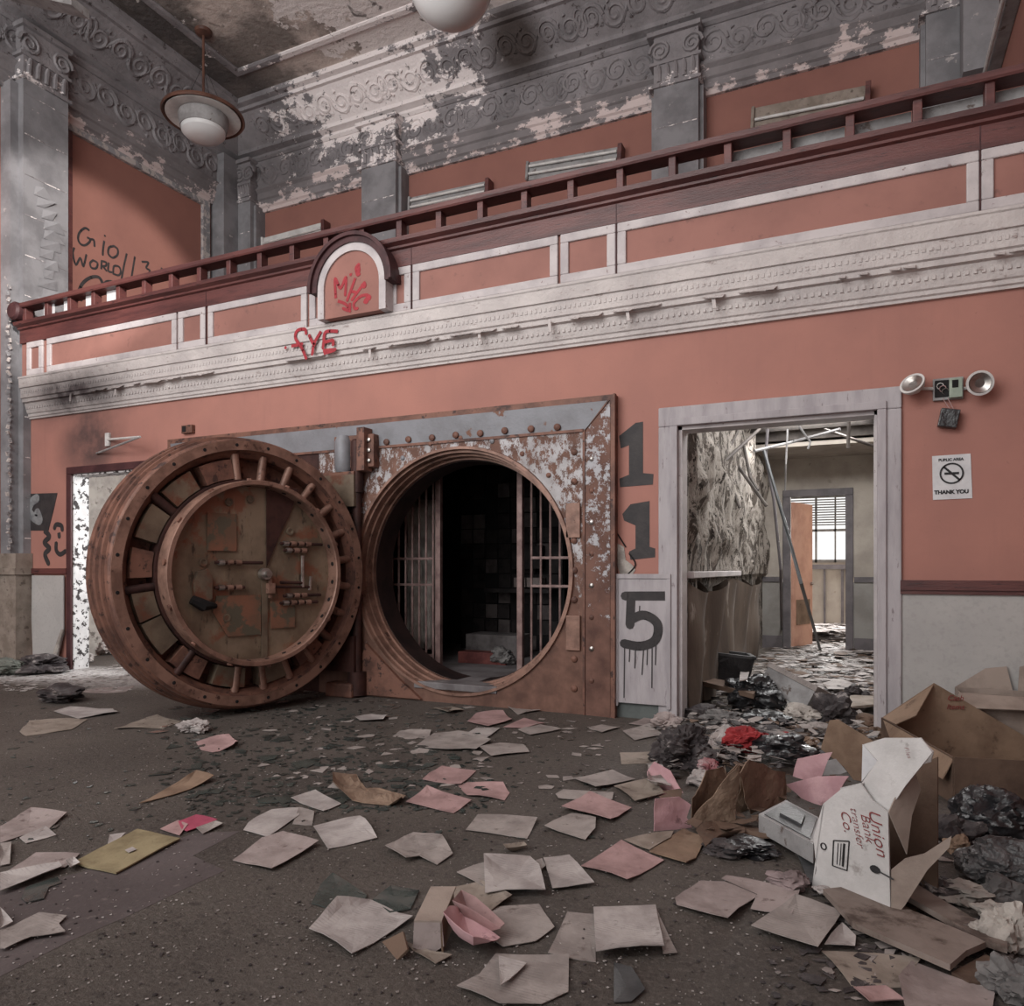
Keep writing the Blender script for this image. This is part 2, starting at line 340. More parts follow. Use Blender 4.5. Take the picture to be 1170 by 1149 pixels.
# main (vault) wall, pierced by two doorways and the vault opening
LD0, LD1, LDH = -8.88, -7.65, 2.43
RD0, RD1, RDH = -1.335, .13, 2.42
VX, VZ, VR = -3.38, 1.23, 1.10
struct('wall_back', wallbox(((XL, 0, 0), (LD0, .2, 3.3)), ((LD0, 0, LDH), (LD1, .2, 3.3)), ((LD1, 0, 0), (-4.75, .2, 3.3)),
    ((-4.75, 0, 2.6), (-2.05, .2, 3.3)), ((-2.05, 0, 0), (RD0, .2, 3.3)), ((RD0, 0, RDH), (RD1, .2, 3.3)), ((RD1, 0, 0), (XR, .2, 3.3))), CORAL)
struct('wall_upper', wallbox(((XL, YB, 3.2), (XR, YB + .2, ZC + .3))), CORALB)
struct('wall_left', wallbox(((XL - .2, -9, 0), (XL, YB + .2, ZC + .3))), CORALB)
struct('wall_right', wallbox(((XR, -9, 0), (XR + .2, YB + .2, ZC + .3))), CORALB)
struct('floor', wallbox(((XL - .2, -9, -.1), (XR + .2, .2, 0)), ((XL - .2, .2, -.1), (-5.75, 4, 0))), FLOOR)
struct('floor_mezzanine', wallbox(((XL, .2, 3.25), (XR, YB, 3.4))), WAINS)
# ceiling with a stepped border
m = MB().box((XL - .2, -9, ZC), (XR + .2, YB + .2, ZC + .2))
struct('ceiling', m, CEIL)
def run(prof, side='both', y0=-9, xr=None):
    """profile (offset from wall, z) swept along the left wall, round the corner and along the upper wall"""
    xr = XR if xr is None else xr; n = len(prof); vs = []
    for (d, z) in prof: vs += [Vector((XL + d, y0, z)), Vector((XL + d, YB - d, z)), Vector((xr, YB - d, z))]
    fs = []
    for i in range(n):
        j = (i + 1) % n
        fs += [(3 * i, 3 * i + 1, 3 * j + 1, 3 * j), (3 * i + 1, 3 * i + 2, 3 * j + 2, 3 * j + 1)]
    fs += [tuple(3 * i for i in range(n)), tuple(3 * i + 2 for i in range(n))[::-1]]
    return MB().add(vs, fs)
struct('trim_1', run([(0, 7.45), (.05, 7.45), (.07, 7.5), (.1, 7.52), (.1, 7.62), (.13, 7.64), (.13, 7.74), (.18, 7.78), (.18, 7.8), (0, 7.8)]), ARCHI)   # architrave
fr = run([(0, 7.8), (.14, 7.8), (.14, 8.28), (0, 8.28)])
def spiral(m, c, ux, uy, r, turns=1.6, th=.022, sgn=1, k=22):
    pts = []; rad = []
    for i in range(k):
        t = i / (k - 1); a = sgn * (t * turns * 2 * PI); rr = r * (1 - t * .82)
        pts.append(c + ux * (rr * math.cos(a)) + uy * (rr * math.sin(a))); rad.append(th * (1 - .5 * t))
    m.tube(pts, rad, 5)
def scrolls(m, a, b, uz, h, step, rng):
    """acanthus scroll band from a to b; uz = up direction in the band"""
    L = (b - a).length; ux = (b - a) / L; n = max(1, int(L / step)); st = L / n
    for i in range(n):
        c = a + ux * (st * (i + .5)); s = 1 if i % 2 == 0 else -1
        spiral(m, c + uz * (s * h * .04), ux * s, uz * s, h * .38, th=h * .075)
        # connecting S and leaves
        pts = [c + ux * (st * (t - .5)) + uz * (s * h * .42 * math.sin(PI * t)) for t in [k / 8 for k in range(9)]]
        m.tube(pts, h * .05, 5)
        for q in range(5):
            an = rng.uniform(0, 2 * PI); p = c + ux * (h * .34 * math.cos(an)) + uz * (h * .34 * math.sin(an))
            m.tube([p, p + ux * (h * .1 * math.cos(an)) + uz * (h * .1 * math.sin(an))], [h * .08, h * .02], 5)
        if i % 5 == 2:   # cartouche
            e = c + ux * (st * .5)
            m.tube([e + ux * (h * .2 * math.cos(t)) + uz * (h * .38 * math.sin(t)) for t in [k * PI / 8 for k in range(16)]], h * .05, 6, closed=True)
            m.tube([e + ux * (h * .1 * math.cos(t)) + uz * (h * .22 * math.sin(t)) for t in [k * PI / 6 for k in range(12)]], h * .03, 5, closed=True)
rng = random.Random(4); Z = Vector((0, 0, 1))
scrolls(fr, Vector((XL + .14, -3.5, 8.04)), Vector((XL + .14, 3.6, 8.04)), Z, .46, .32, rng)
scrolls(fr, Vector((XL + .4, YB - .14, 8.04)), Vector((XR, YB - .14, 8.04)), Z, .46, .32, rng)
struct('trim_2', fr, ENTAB, smooth=True)
cv = run([(0, 8.28), (.16, 8.28), (.2, 8.31), (.2, 8.35), (.3, 8.38), (.3, 8.44), (.7, 8.76), (.76, 8.76), (.78, 8.8), (.86, 8.82), (.86, 8.9), (0, 8.9)])
q = Vector((.4, 0, .32)).normalized(); c0 = (.5, 8.6)
scrolls(cv, Vector((XL + c0[0], -3.5, c0[1])), Vector((XL + c0[0], 3.2, c0[1])), q, .42, .31, rng)
q2 = Vector((0, -.4, .32)).normalized()
scrolls(cv, Vector((XL + .9, YB - c0[0], c0[1])), Vector((XR, YB - c0[0], c0[1])), q2, .42, .31, rng)
struct('trim_3', cv, ENTAB, smooth=True)
struct('trim_4', run([(1.27, 8.885), (1.3, 8.87), (1.38, 8.87), (1.41, 8.885), (1.41, 8.9), (1.27, 8.9)]), ENTAB)
# wainscot, chair rails, skirting
struct('trim_5', wallbox(((.28, -.045, 1.10), (XR, 0, 1.17)), ((.28, -.03, 1.07), (XR, 0, 1.10))), MAROON)
struct('trim_6', wallbox(((-9.7, -.045, 1.19), (-8.95, 0, 1.26))), MAROON)
struct('trim_7', wallbox(((.28, -.012, 0), (XR, 0, 1.07))), WAINS)
struct('baseboard_back', wallbox(((-1.86, -.02, 0), (-1.40, 0, .14)), ((.28, -.025, 0), (XR, -.012, .14))), M('skirting_green', (96, 104, 102), (80, 86, 86), 4))
struct('trim_8', wallbox(((XL, -9, 1.12), (XL + .05, -.3, 1.2))), MAROON)
# hatched left panel frames on the left wall
m = MB(); y1 = PX(243, 300, XL + .02).y; 
m.box((XL, .62, 3.4), (XL + .04, .74, 7.4)); 
struct('trim_9', m, MAROON)
m = MB().box((XL, 3.02, 3.4), (XL + .06, 3.16, 7.36)).box((XL, .5, 7.36), (XL + .06, 3.16, 7.45))
struct('trim_10', m, PILP)
# ---------------------------------------------------------------- pilasters
def capital(m, c, u, out, w, z0=7.55, z1=8.28):
    """u = unit along wall, out = unit out of wall; c = centre of front face"""
    for s in (-1, 1):
        cc = c + u * (s * w * .36); cc.z = z1 - .26
        spiral(m, cc + out * .01, u * s, Z, .14, 1.9, .026)
    for k in range(-2, 3):
        p = c + u * (k * w * .19); p.z = z0 + .08
        m.tube([p, p + Z * .14 + out * .01, p + Z * .2 + out * .04], [.03, .032, .015], 6)
    a = c - u * (w * .56) ; b = c + u * (w * .56)
    def slab(za, zb, d): m.box((min(a.x, b.x) - (d if abs(out.x) < .5 else 0) if abs(out.x) < .5 else c.x - .3, c.y - d if abs(out.y) > .5 else min(a.y, b.y), za),
                               (max(a.x, b.x) if abs(out.x) < .5 else c.x + d, c.y + .3 if abs(out.y) > .5 else max(a.y, b.y), zb))
    slab(z1 - .06, z1, .05); slab(z0, z0 + .04, .03); slab(z0 + .3, z0 + .34, .02)
def pilaster_y(x0, x1, label, mat=PILM):   # on the upper back wall
    t = Thing('pilaster', label, 'pilaster', ((x0 + x1) / 2, YB, 3.4), None)
    yf = YB - .3; m = MB().box((x0, yf, 3.4), (x1, YB - .001, 7.55)).box((x0 - .05, yf + .08, 3.4), (x1 + .05, YB - .001, 7.5))
    z = 3.9
    t.part('shaft', m, mat)
    while z < 7.4:
        t.part('block_joint', MB().box((x0 + .02, yf - .004, z), (x1 - .02, yf, z + .012)), ENTAB); z += .52
    m = MB().box((x0, yf, 7.55), (x1, YB - .001, 8.28)); capital(m, Vector(((x0 + x1) / 2, yf, 8)), Vector((1, 0, 0)), Vector((0, -1, 0)), x1 - x0)
    t.part('capital', m, ENTAB, smooth=True)
    return t
pilaster_y(XA(413, YB - .3), XA(452, YB - .3), 'grey pilaster on the upper wall, just left of the tilted twin-tube lamp strip')
pilaster_y(XA(747, YB - .3), XA(798, YB - .3), 'grey scroll-topped pilaster in the middle of the upper wall between the two coral bays')
pilaster_y(XA(1058, YB - .3), XR - .02, 'broad grey corner pilaster at the upper right end of the wall')
cp = pilaster_y(XL + .3, XA(286, YB - .3), 'grey corner pilaster where the left wall meets the upper back wall')
o = MB().box((XL + .001, YB - .62, 3.4), (XL + .3, YB - .001, 8.28)).build('return_shaft', PILM, cp.e, cp.loc)
def pilaster_x(y0, y1, z0, label, mat):
    t = Thing('pilaster', label, 'pilaster', (XL, (y0 + y1) / 2, z0))
    xf = XL + .3
    m = MB().box((XL + .001, y0, z0), (xf, -.002, 4.4)).box((XL + .001, y0, 4.4), (xf, y1, 7.55)).box((XL + .001, y0 - .1, z0), (xf - .1, y0, 7.5))
    t.part('shaft', m, mat)
    z = z0 + .6
    while z < 7.4:
        t.part('block_joint', MB().box((xf, y0 + .02, z), (xf + .004, y1 - .02, z + .012)), ENTAB); z += .52
    rr = random.Random(3); g = MB(); z = 3.9                  # loose flaked paint strips
    while z < 6.2:
        yy = y0 + .12 + rr.uniform(0, .16)
        g.panel([(xf + .005, yy, z), (xf + .005, yy + rr.uniform(.1, .3), z + .02), (xf + rr.uniform(.01, .05), yy + rr.uniform(.1, .25), z + .14), (xf + .004, yy + .02, z + .12)], .004); z += .13
    t.part('flaking_paint', g, mat)
    m = MB().box((XL + .001, y0, 7.55), (xf, y1, 8.28)); capital(m, Vector((xf, (y0 + y1) / 2, 8)), Vector((0, 1, 0)), Vector((1, 0, 0)), y1 - y0)
    t.part('capital', m, ENTAB, smooth=True)
    b = MB().box((XL + .001, y0 - .12, 0), (xf + .04, min(y1, -.005), 1.45)).box((XL + .001, y0 - .15, 1.18), (xf + .07, min(y1, -.005), 1.26)); t.part('pedestal', b, PT)
    return t
pilaster_x(-.1, .5, 0, 'tall pale flaking pilaster on the left wall at the end of the balcony', PILM)
m = MB()
for i in range(40):
    z = 1.5 + i * .085; m.tube([(XL + .22, -.225 + .02 * math.sin(i * 1.3), z), (XL + .23, -.24 + .02 * math.sin(i * 2.1), z + .05)], .022, 5)
solo('flaking_conduit', m, PILP, 'knobbly paint-caked conduit running up the left pilaster', 'conduit')
# ---------------------------------------------------------------- balcony
yf = -.15                                             # parapet front plane
bal = Thing('balcony', 'long balcony with maroon rail, coral panels and white moulded cornice over the vault', 'balcony', (-4.4, -.1, 3.2))
x0, x1 = -9.69, XR
def prof_x(m, prof, a, b):        # profile (y, z) extruded along X
    n = len(prof); vs = [Vector((a, y, z)) for y, z in prof] + [Vector((b, y, z)) for y, z in prof]
    m.add(vs, [tuple(range(n)), tuple(n + i for i in range(n))[::-1]] + [(i, (i + 1) % n, n + (i + 1) % n, n + i) for i in range(n)])
m = MB().box((x0, yf + .03, 3.66), (x1, .2, 4.36)); bal.part('parapet', m, CORALP)
m = MB(); prof_x(m, [(.0, 3.18), (-.03, 3.18), (-.03, 3.2), (-.045, 3.21), (-.045, 3.24), (-.06, 3.25), (-.09, 3.37), (-.12, 3.38), (-.12, 3.42), (-.14, 3.43), (-.14, 3.55), (-.16, 3.555), (-.165, 3.66), (-.175, 3.67), (-.175, 3.69), (-.1, 3.695), (0, 3.69)], x0, x1)
x = x0 + .02
while x < x1 - .05:            # dentils
    m.box((x, -.146, 3.48), (x + .022, -.135, 3.51)); x += .045
x = x0 + .02
while x < x1 - .05:            # egg beads
    m.box((x, -.084, 3.3), (x + .02, -.06, 3.33)); x += .05
bal.part('cornice', m, CORN)
m = MB(); rr = random.Random(9)
for i in range(46):            # peeling strips hanging off the cornice
    x = rr.uniform(x0 + .4, x1 - .1); l = rr.uniform(.05, .35); h = rr.uniform(.012, .04)
    m.panel([(x, -.13, 3.40), (x + l, -.13, 3.405), (x + l * .9, -.15 - h, 3.40 - h), (x + l * .1, -.15 - h * .8, 3.395 - h * .5)], .004)
for px in (130, 210 / 2.67 + 0, 420, 545, 625, 714, 812):
    p = PY(px, 400, -.16); m.panel([(p.x, -.15, 3.4), (p.x + .03, -.15, 3.4), (p.x + .045, -.17, 3.29), (p.x + .02, -.17, 3.29)], .006)
bal.part('peeling_strip', m, CORN)
m = MB(); prof_x(m, [(yf + .03, 4.12), (yf, 4.12), (yf, 4.28), (yf - .03, 4.29), (yf - .03, 4.31), (yf - .08, 4.33), (yf - .09, 4.365), (yf - .06, 4.38), (.1, 4.38), (.1, 4.3)], x0, x1)
bal.part('rail_base', m, MAROON)
m = MB(); prof_x(m, [(yf - .09, 4.53), (yf - .1, 4.545), (yf - .1, 4.585), (yf - .07, 4.6), (yf + .05, 4.6), (yf + .07, 4.585), (yf + .07, 4.53)], x0, x1)
bal.part('top_rail', m, MAROON)
for k in range(25):
    x = .81 - .43 * k
    if x < x0 + .1: break
    m = MB().bev((x - .03, yf - .06, 4.37), (x + .03, yf + .04, 4.535), .006); bal.part('baluster', m, MAROON)
m = MB().lathe([(-.11, .02), (-.11, .09), (-.08, .115), (.1, .115), (.13, .09), (.13, .02)], (x0 + .06, yf - .03, 4.5), 'Y', 24)
bal.part('rail_end_scroll', m, MAROOND, smooth=True)
# panel frames: image columns of the frames' outer edges
segs = [(30, 48), (53, 201), (203, 234), (237, 350), (353, 377), (445, 469), (471, 637), (640, 703), (705, 1119), (1121, 1250)]
for a, b in segs:
    A = max(XA(a, yf), x0 + .02); B = min(XA(b, yf), XR - .01)
    m = MB(); w = .075
    for (p0, p1) in (((A, 3.70), (B, 3.70 + w)), ((A, 4.12 - w), (B, 4.12)), ((A, 3.70 + w), (A + w, 4.12 - w)), ((B - w, 3.70 + w), (B, 4.12 - w))):
        m.bev((p0[0], yf, p0[1]), (p1[0], yf + .03, p1[1]), .008)
    bal.part('panel_frame', m, FRAMEW)
    m = MB().box((A + w, yf + .022, 3.70 + w), (B - w, yf + .03, 4.12 - w)); bal.part('panel', m, CORALP)
# arched centre plaque
ca, ra = -4.42, .325
m = MB(); N = 28; zc = 3.985
def arch(r, z0): return [(ca - r, z0)] + [(ca - r * math.cos(PI * k / N), zc + r * math.sin(PI * k / N)) for k in range(N + 1)] + [(ca + r, z0)]
def band(m, r0, r1, y0, y1, z0=3.7, z0b=None):
    a, b = arch(r0, z0), arch(r1, z0 if z0b is None else z0b); n = len(a)
    vs = [Vector((x, y, z)) for y in (y0, y1) for pts in (a, b) for x, z in pts]
    fs = []
    for i in range(n - 1):
        fs += [(i, i + 1, n + i + 1, n + i), (2 * n + i, 3 * n + i, 3 * n + i + 1, 2 * n + i + 1), (i, 2 * n + i, 2 * n + i + 1, i + 1), (n + i, n + i + 1, 3 * n + i + 1, 3 * n + i)]
    fs += [(0, n, 3 * n, 2 * n), (n - 1, 3 * n - 1, 4 * n - 1, 2 * n - 1)]
    m.add(vs, fs)
band(m, ra, ra + .075, yf - .13, yf + .05); bal.part('arch_frame', m, FRAMEW)
m = MB().panel([(x, yf - .11, z) for x, z in arch(ra, 3.7)], .1, Vector((0, 1, 0))); pl = bal.part('arch_panel', m, CORALP)
m = MB(); band(m, ra + .075, ra + .15, yf - .15, yf + .2, 3.96); band(m, ra + .13, ra + .165, yf - .18, yf - .14, 3.96); bal.part('arch_hood', m, MAROOND)
for px in (235.5, 470, 704, 1120): x = XA(px, yf); bal.part('joint_seam', MB().box((x - .004, yf - .003, 3.69), (x + .004, yf + .01, 4.29)), MAROOND)
# thin pale panels in some of the gaps under the top rail
for i, (a, b) in enumerate(((836, 893), (901, 965), (975, 1042), (1053, 1125), (1137, 1200))):
    A, B = XA(a, yf), min(XA(b, yf), XR - .02)
    m = MB().box((A, yf + .08, 4.385), (B, yf + .09, 4.53)); bal.part('rail_pale_panel', m, GREYE)
for px in (50, 73, 98, 122):
    x = XA(px, yf); m = MB().box((x, yf + .0, 4.385), (x + .2, yf + .012, 4.53)); bal.part('rail_pale_panel', m, SIGNW)
# ---------------------------------------------------------------- right doorway
def casing(name, x0, x1, h, w, y, th, mat, mb=None, step=True):
    m = mb or MB()
    m.bev((x0 - w, y - th, 0), (x0, y, h), .01); m.bev((x1, y - th, 0), (x1 + w, y, h), .01); m.bev((x0 - w, y - th, h), (x1 + w, y, h + w), .01)
    if step:
        m.bev((x0 - .06, y - th - .02, 0), (x0 - .0, y - th + .01, h), .006); m.bev((x1, y - th - .02, 0), (x1 + .06, y - th + .01, h), .006); m.bev((x0 - .06, y - th - .02, h), (x1 + .06, y - th + .01, h + .06), .006)
    return struct(name, m, mat)
casing('door_1', RD0, RD1, RDH, .16, 0, .03, CASING)
struct('trim_11', wallbox(((RD0, 0, 0), (RD0 + .03, .2, RDH)), ((RD1 - .02, 0, 0), (RD1, .2, RDH)), ((RD0, 0, RDH - .03), (RD1, .2, RDH))), FRAMEW)
m = MB(); m.box((-1.85, -.055, .13), (-1.40, -.035, 1.2)); m.bev((-1.86, -.065, .1), (-1.83, -.033, 1.17), .004); m.bev((-1.42, -.065, .1), (-1.385, -.033, 1.17), .004); m.bev((-1.86, -.065, 1.17), (-1.385, -.033, 1.21), .004)
solo('wainscot_board', m, CASING, 'white wainscot board sprayed with a black 5, left of the right doorway', 'board')
# left doorway
m = MB(); m.bev((LD0 - .09, -.03, 0), (LD0, 0, LDH), .008).bev((LD1, -.03, 0), (LD1 + .09, 0, LDH), .008).bev((LD0 - .09, -.03, LDH), (LD1 + .09, 0, LDH + .09), .008)
struct('door_2', m, MAROOND)
struct('trim_12', wallbox(((LD0, -.0, 0), (LD0 + .02, .2, LDH)), ((LD0, 0, LDH - .02), (LD1, .2, LDH))), JAMBP)
# room behind the left doorway
struct('wall_side_room', wallbox(((XL, 3.0, 0), (-5.7, 3.1, 3.25)), ((-5.75, .2, 0), (-5.65, 3.1, 3.25)), ((XL - .01, .2, 0), (XL + .02, 3.0, 3.25))), LBRK)
m = MB(); rr = random.Random(2)
for i in range(6):
    for j in range(3):
        if rr.random() < .7: m.bev((-9.9 + j * .24 + (i % 2) * .12, 2.965, .3 + i * .09), (-9.68 + j * .24 + (i % 2) * .12, 3.01, .38 + i * .09), .006)
struct('trim_13', m, M('brick', (150, 104, 84), (120, 84, 70), 6))
m = MB().box((XL + .02, 2.96, 1.1), (-5.75, 3.0, 1.16)).box((XL + .02, 2.97, 2.3), (-5.75, 3.0, 2.34))
struct('trim_14', m, GPLAS)
# grey loose wainscot board left of left door
a = [(-9.62, -.04, 1.17), (-9.0, -.04, 1.17), (-9.0, -.04, .45), (-9.12, -.05, .08), (-9.5, -.1, .05), (-9.6, -.06, .6)]
solo('wainscot_sheet', MB().panel(a, .012), WAINS, 'light grey wainscot sheet coming loose between left pilaster and left doorway', 'panel')
solo('batten', MB().panel([(-9.02, -.06, .5), (-8.98, -.06, .5), (-9.06, -.16, .02), (-9.12, -.16, .02)], .02), WCLOTH, 'thin pale batten leaning against the left door frame', 'batten')
# ---------------------------------------------------------------- hall beyond the right doorway
HX0, HX1, HY0, HY1 = -1.38, .62, .2, 6.35
struct('floor_hall', wallbox(((HX0 - .1, .2, -.1), (3, 10.2, 0))), HFLOOR)
m = MB(); ny, nz = 90, 44; rr = random.Random(5)   # ragged plaster relief on the hall's left wall
vs = []; fs = []
for j in range(nz + 1):
    for i in range(ny + 1):
        y = .2 + (HY1 - .2) * i / ny; z = 1.18 + 2.5 * j / nz
        d = noise.noise(Vector((y * 3.2, z * 2.2, 1))); d2 = noise.noise(Vector((y * 9, z * 6, 4)))
        d = .07 * max(0, d + .1) * 1.6 + .035 * d2 + .03
        vs.append(Vector((HX0 + max(.004, min(.12, d)) * (0.35 if y < .5 else 1), y, z)))
for j in range(nz):
    for i in range(ny): a = j * (ny + 1) + i; fs.append((a, a + 1, a + ny + 2, a + ny + 1))
m.add(vs, fs); struct('wall_hall_left', m.box((HX0 - .1, .2, 0), (HX0, HY1, 3.7)), PEELW)
DX0, DX1 = XA(903, 6.35), XA(966, 6.35)
struct('wall_hall_back', wallbox(((HX0, HY1, 1.12), (DX0, HY1 + .12, 3.7)), ((DX0, HY1, 2.4), (DX1, HY1 + .12, 3.7)), ((DX1, HY1, 1.12), (HX1 + .1, HY1 + .12, 3.7))), HWALL)
struct('trim_15', wallbox(((HX0, HY1, 0), (DX0, HY1 + .12, 1.05)), ((DX1, HY1, 0), (HX1 + .1, HY1 + .12, 1.05))), HGREY)
struct('trim_16', wallbox(((HX0, HY1 - .02, 1.05), (DX0 - .12, HY1 + .12, 1.13)), ((DX1 + .12, HY1 - .02, 1.05), (HX1 + .1, HY1 + .12, 1.13)), ((HX0, HY1 - .02, 0), (DX0 - .12, HY1 + .1, .2)), ((DX1 + .12, HY1 - .02, 0), (HX1, HY1 + .1, .2))), DFRAME)
struct('wall_hall_right', wallbox(((HX1, .2, 0), (HX1 + .1, HY1, 3.7))), HWALL)
struct('ceiling_hall', wallbox(((HX0, 5.1, 2.98), (HX1, HY1, 3.04))), HWALL)
struct('ceiling_void', wallbox(((HX0 - .1, .2, 3.2), (HX1 + .1, HY1 + .1, 3.24))), DARK)
casing('door_3', DX0, DX1, 2.38, .11, HY1, .03, DFRAME, step=False)
# joists and duct in the void
for i, y in enumerate((3.4, 4.2, 5.0)):
    solo('joist', MB().box((HX0, y, 3.06), (HX1, y + .07, 3.19)), M('joist_wood', (92, 84, 78), (70, 62, 58), 4), ('dark ceiling joist exposed above the hall, nearest', 'dark ceiling joist exposed above the hall, middle one', 'dark ceiling joist exposed above the hall, farthest')[i], 'joist')
# back room with window
BX0, BX1, BYW = -3.0, 1.6, 10.0
WX0, WX1, WZ0, WZ1 = -1.35, .35, 1.38, 2.75
struct('wall_far', wallbox(((BX0, BYW, 0), (WX0, BYW + .12, 3.2)), ((WX1, BYW, 0), (BX1, BYW + .12, 3.2)), ((WX0, BYW, 0), (WX1, BYW + .12, WZ0)), ((WX0, BYW, WZ1), (WX1, BYW + .12, 3.2))), HWALL)
struct('wall_far_side', wallbox(((BX0 - .1, HY1 + .12, 0), (BX0, BYW, 3.2)), ((BX1, HY1 + .12, 0), (BX1 + .1, BYW, 3.2)), ((BX0, HY1 + .121, 0), (HX0 - .1, HY1 + .2, 3.2)), ((HX1 + .1, HY1 + .121, 0), (BX1, HY1 + .2, 3.2))), HWALL)
struct('ceiling_far', wallbox(((BX0, HY1 + .12, 3.2), (BX1, BYW + .1, 3.3))), HWALL)
m = MB()
for (a, b) in (((WX0, WZ0), (WX1, WZ0 + .06)), ((WX0, WZ1 - .06), (WX1, WZ1)), ((WX0, WZ0), (WX0 + .06, WZ1)), ((WX1 - .06, WZ0), (WX1, WZ1)), ((WX0, 2.0), (WX1, 2.05)), ((-.78, WZ0), (-.74, WZ1)), ((-.42, WZ0), (-.39, WZ1)), ((-.22, WZ0), (-.18, WZ1))):
    m.box((a[0], BYW + .02, a[1]), (b[0], BYW + .07, b[1]))
w = struct('window_1', m, GREYE)
struct('window_pane', MB().box((WX0, BYW + .04, WZ0), (WX1, BYW + .045, WZ1)), CGLASS, parent=w)
bl = Thing('window_blind', 'half-lowered slatted blind hanging in the bright far window', 'blind', ((WX0 + WX1) / 2, BYW - .05, 2.1))
m = MB(); z = 2.12
while z < 2.74: m.box((WX0 + .05, BYW - .06, z), (WX1 - .05, BYW - .03, z + .022)); z += .05
bl.part('slat', m, GCLOTH)
bl.part('head_rail', MB().box((WX0 + .03, BYW - .08, 2.72), (WX1 - .03, BYW - .01, 2.78)), GREYE)
struct('trim_17', wallbox(((BX0, BYW - .04, 1.25), (BX1, BYW, 1.34)), ((-.62, BYW - .03, 0), (-.58, BYW, 1.25)), ((-.3, BYW - .03, .0), (-.25, BYW, 1.25))), DFRAME)
# orange door leaf
d = Thing('door_leaf', 'orange painted door standing ajar at the far end of the hall', 'door', (DX0 + .02, HY1 + .1, 0))
an = math.radians(70); R = Matrix.Translation((DX0 + .02, HY1 + .1, .01)) @ Matrix.Rotation(an, 4, 'Z')
lf = d.part('leaf', MB().bev((0, -.02, 0), (.72, .02, 2.3), .004, R), DOORO)
m = MB().lathe([(-.07, .012), (-.05, .012), (-.05, .03), (-.02, .03), (-.02, .008), (.02, .008), (.02, .03), (.05, .03), (.07, .012)], (.66, 0, 1.0), 'Y', 14)
m.v = [R @ p for p in m.v]; d.part('door_knob', m, STEELB, parent=lf, smooth=True)
m = MB().box((.1, -.03, .35), (.6, -.018, .75), R); d.part('kick_vent', m, CARD, parent=lf)
# warped wainscot sheets along the hall's left wall
for i, (a, b, lean, lab) in enumerate(((.28, .95, .14, 'nearest warped brown wainscot sheet peeling off the hall wall'), (.95, 1.75, .2, 'second warped brown wainscot sheet along the hall wall'),
        (1.75, 2.7, .16, 'third curled wainscot sheet along the hall wall'), (2.7, 3.9, .2, 'fourth curled wainscot sheet, halfway down the hall wall'), (3.9, 5.3, .15, 'last wainscot sheet, farthest down the hall wall'))):
    m = MB(); vs = []; fs = []; K = 10; J = 8
    for s in (0, 1):
        for j in range(J + 1):
            for k in range(K + 1):
                u = k / K; v = j / J; bow = lean * (1 - abs(2 * u - 1) ** 1.6) * (.25 + .75 * v ** (1.4 if i % 2 else .7)) + .05 * (1 - v) + .05 * noise.noise(Vector((i * 3 + u * 2, v * 2, 0)))
                top = 1.16 - .12 * abs(math.sin(3 * u + i))
                vs.append(Vector((HX0 + .02 + max(0, bow) + s * .008, a + (b - a - .02) * u * (1 - .12 * (1 - v)), .02 + v * (top - .02))))
    n = (K + 1) * (J + 1)
    for s in (0, 1):
        for j in range(J):
            for k in range(K): q = s * n + j * (K + 1) + k; fs.append((q, q + 1, q + K + 2, q + K + 1))
    m.add(vs, fs); solo('warped_panel', m, PANB, lab, 'wall panel', smooth=True)
m = MB().bev((HX0 + .06, .25, 1.17), (HX0 + .12, 3.1, 1.23), .008)
solo('loose_rail', m, FRAMEW, 'broken white chair rail batten on the hall wall above the warped sheets', 'rail')
GRIDM = M('dirty_grid_bar', (92, 82, 76), (66, 58, 54), 6, rough=.7)
# hanging ceiling grid and leaning pipes
def bent(name, pts, r, mat, label, cat): return solo(name, MB().tube(pts, r, 6), mat, label, cat, smooth=False)
gr = [([P(843, 492, 8.8), P(826, 526, 8.6)], 'bent ceiling grid bar hanging at the upper left of the hall'), ([P(868, 490, 9), P(824, 530, 8.4)], 'wide ceiling grid bar slanting across the hall top'),
      ([P(822, 492, 9.5), P(845, 535, 9.2), P(876, 578, 9)], 'longest fallen grid bar pointing down right into the hall'), ([P(850, 510, 9.4), P(857, 545, 9.2), P(866, 560, 9.1)], 'short fallen grid bar hanging beside the longest one'),
      ([P(833, 525, 9), P(834, 550, 9), P(845, 580, 8.9)], 'dangling curved strip in front of peeling hall wall'), ([P(913, 487, 8), P(926, 505, 8), P(923, 513, 8)], 'white hooked wire hanging near the top centre of the hall'),
      ([P(970, 482, 7.5), P(969, 512, 7.5)], 'single dark rod hanging at the top right of the hall'), ([P(862, 515, 9), P(905, 505, 9.5), P(960, 490, 9)], 'pale angled bar crossing under the hall ceiling void'),
      ([P(935, 488, 9.6), P(1000, 510, 9.8)], 'dark bar slanting down at the right of the hall ceiling')]
for pts, lab in gr:
    bent('ceiling_grid_bar', pts, .02 if 'hook' not in lab else .012, GREYE if 'hook' in lab or 'pale' in lab else GRIDM, lab, 'ceiling bar')
b0 = G(937, 742, .06)
bent('leaning_pipe', [P(873, 515, 8.6), P(880, 540, 8.4), P(897, 598, 8), P(915, 665, 7.6), b0], .02, GPLAS, 'longer thin grey pipe leaning diagonally across the hall', 'pipe')
bent('hanging_cable', [P(877, 490, 9.2), P(875, 520, 9.2), P(884, 570, 9.2), P(892, 650, 9.3), G(893, 733, .03)], .02, DFRAME, 'dark cable hanging almost straight to the hall floor', 'cable')
bent('hanging_wire', [P(900, 490, 9.4), P(898, 530, 9.4), P(897, 560, 9.6)], .012, GREYE, 'thin grey wire hanging above the far door frame', 'wire')
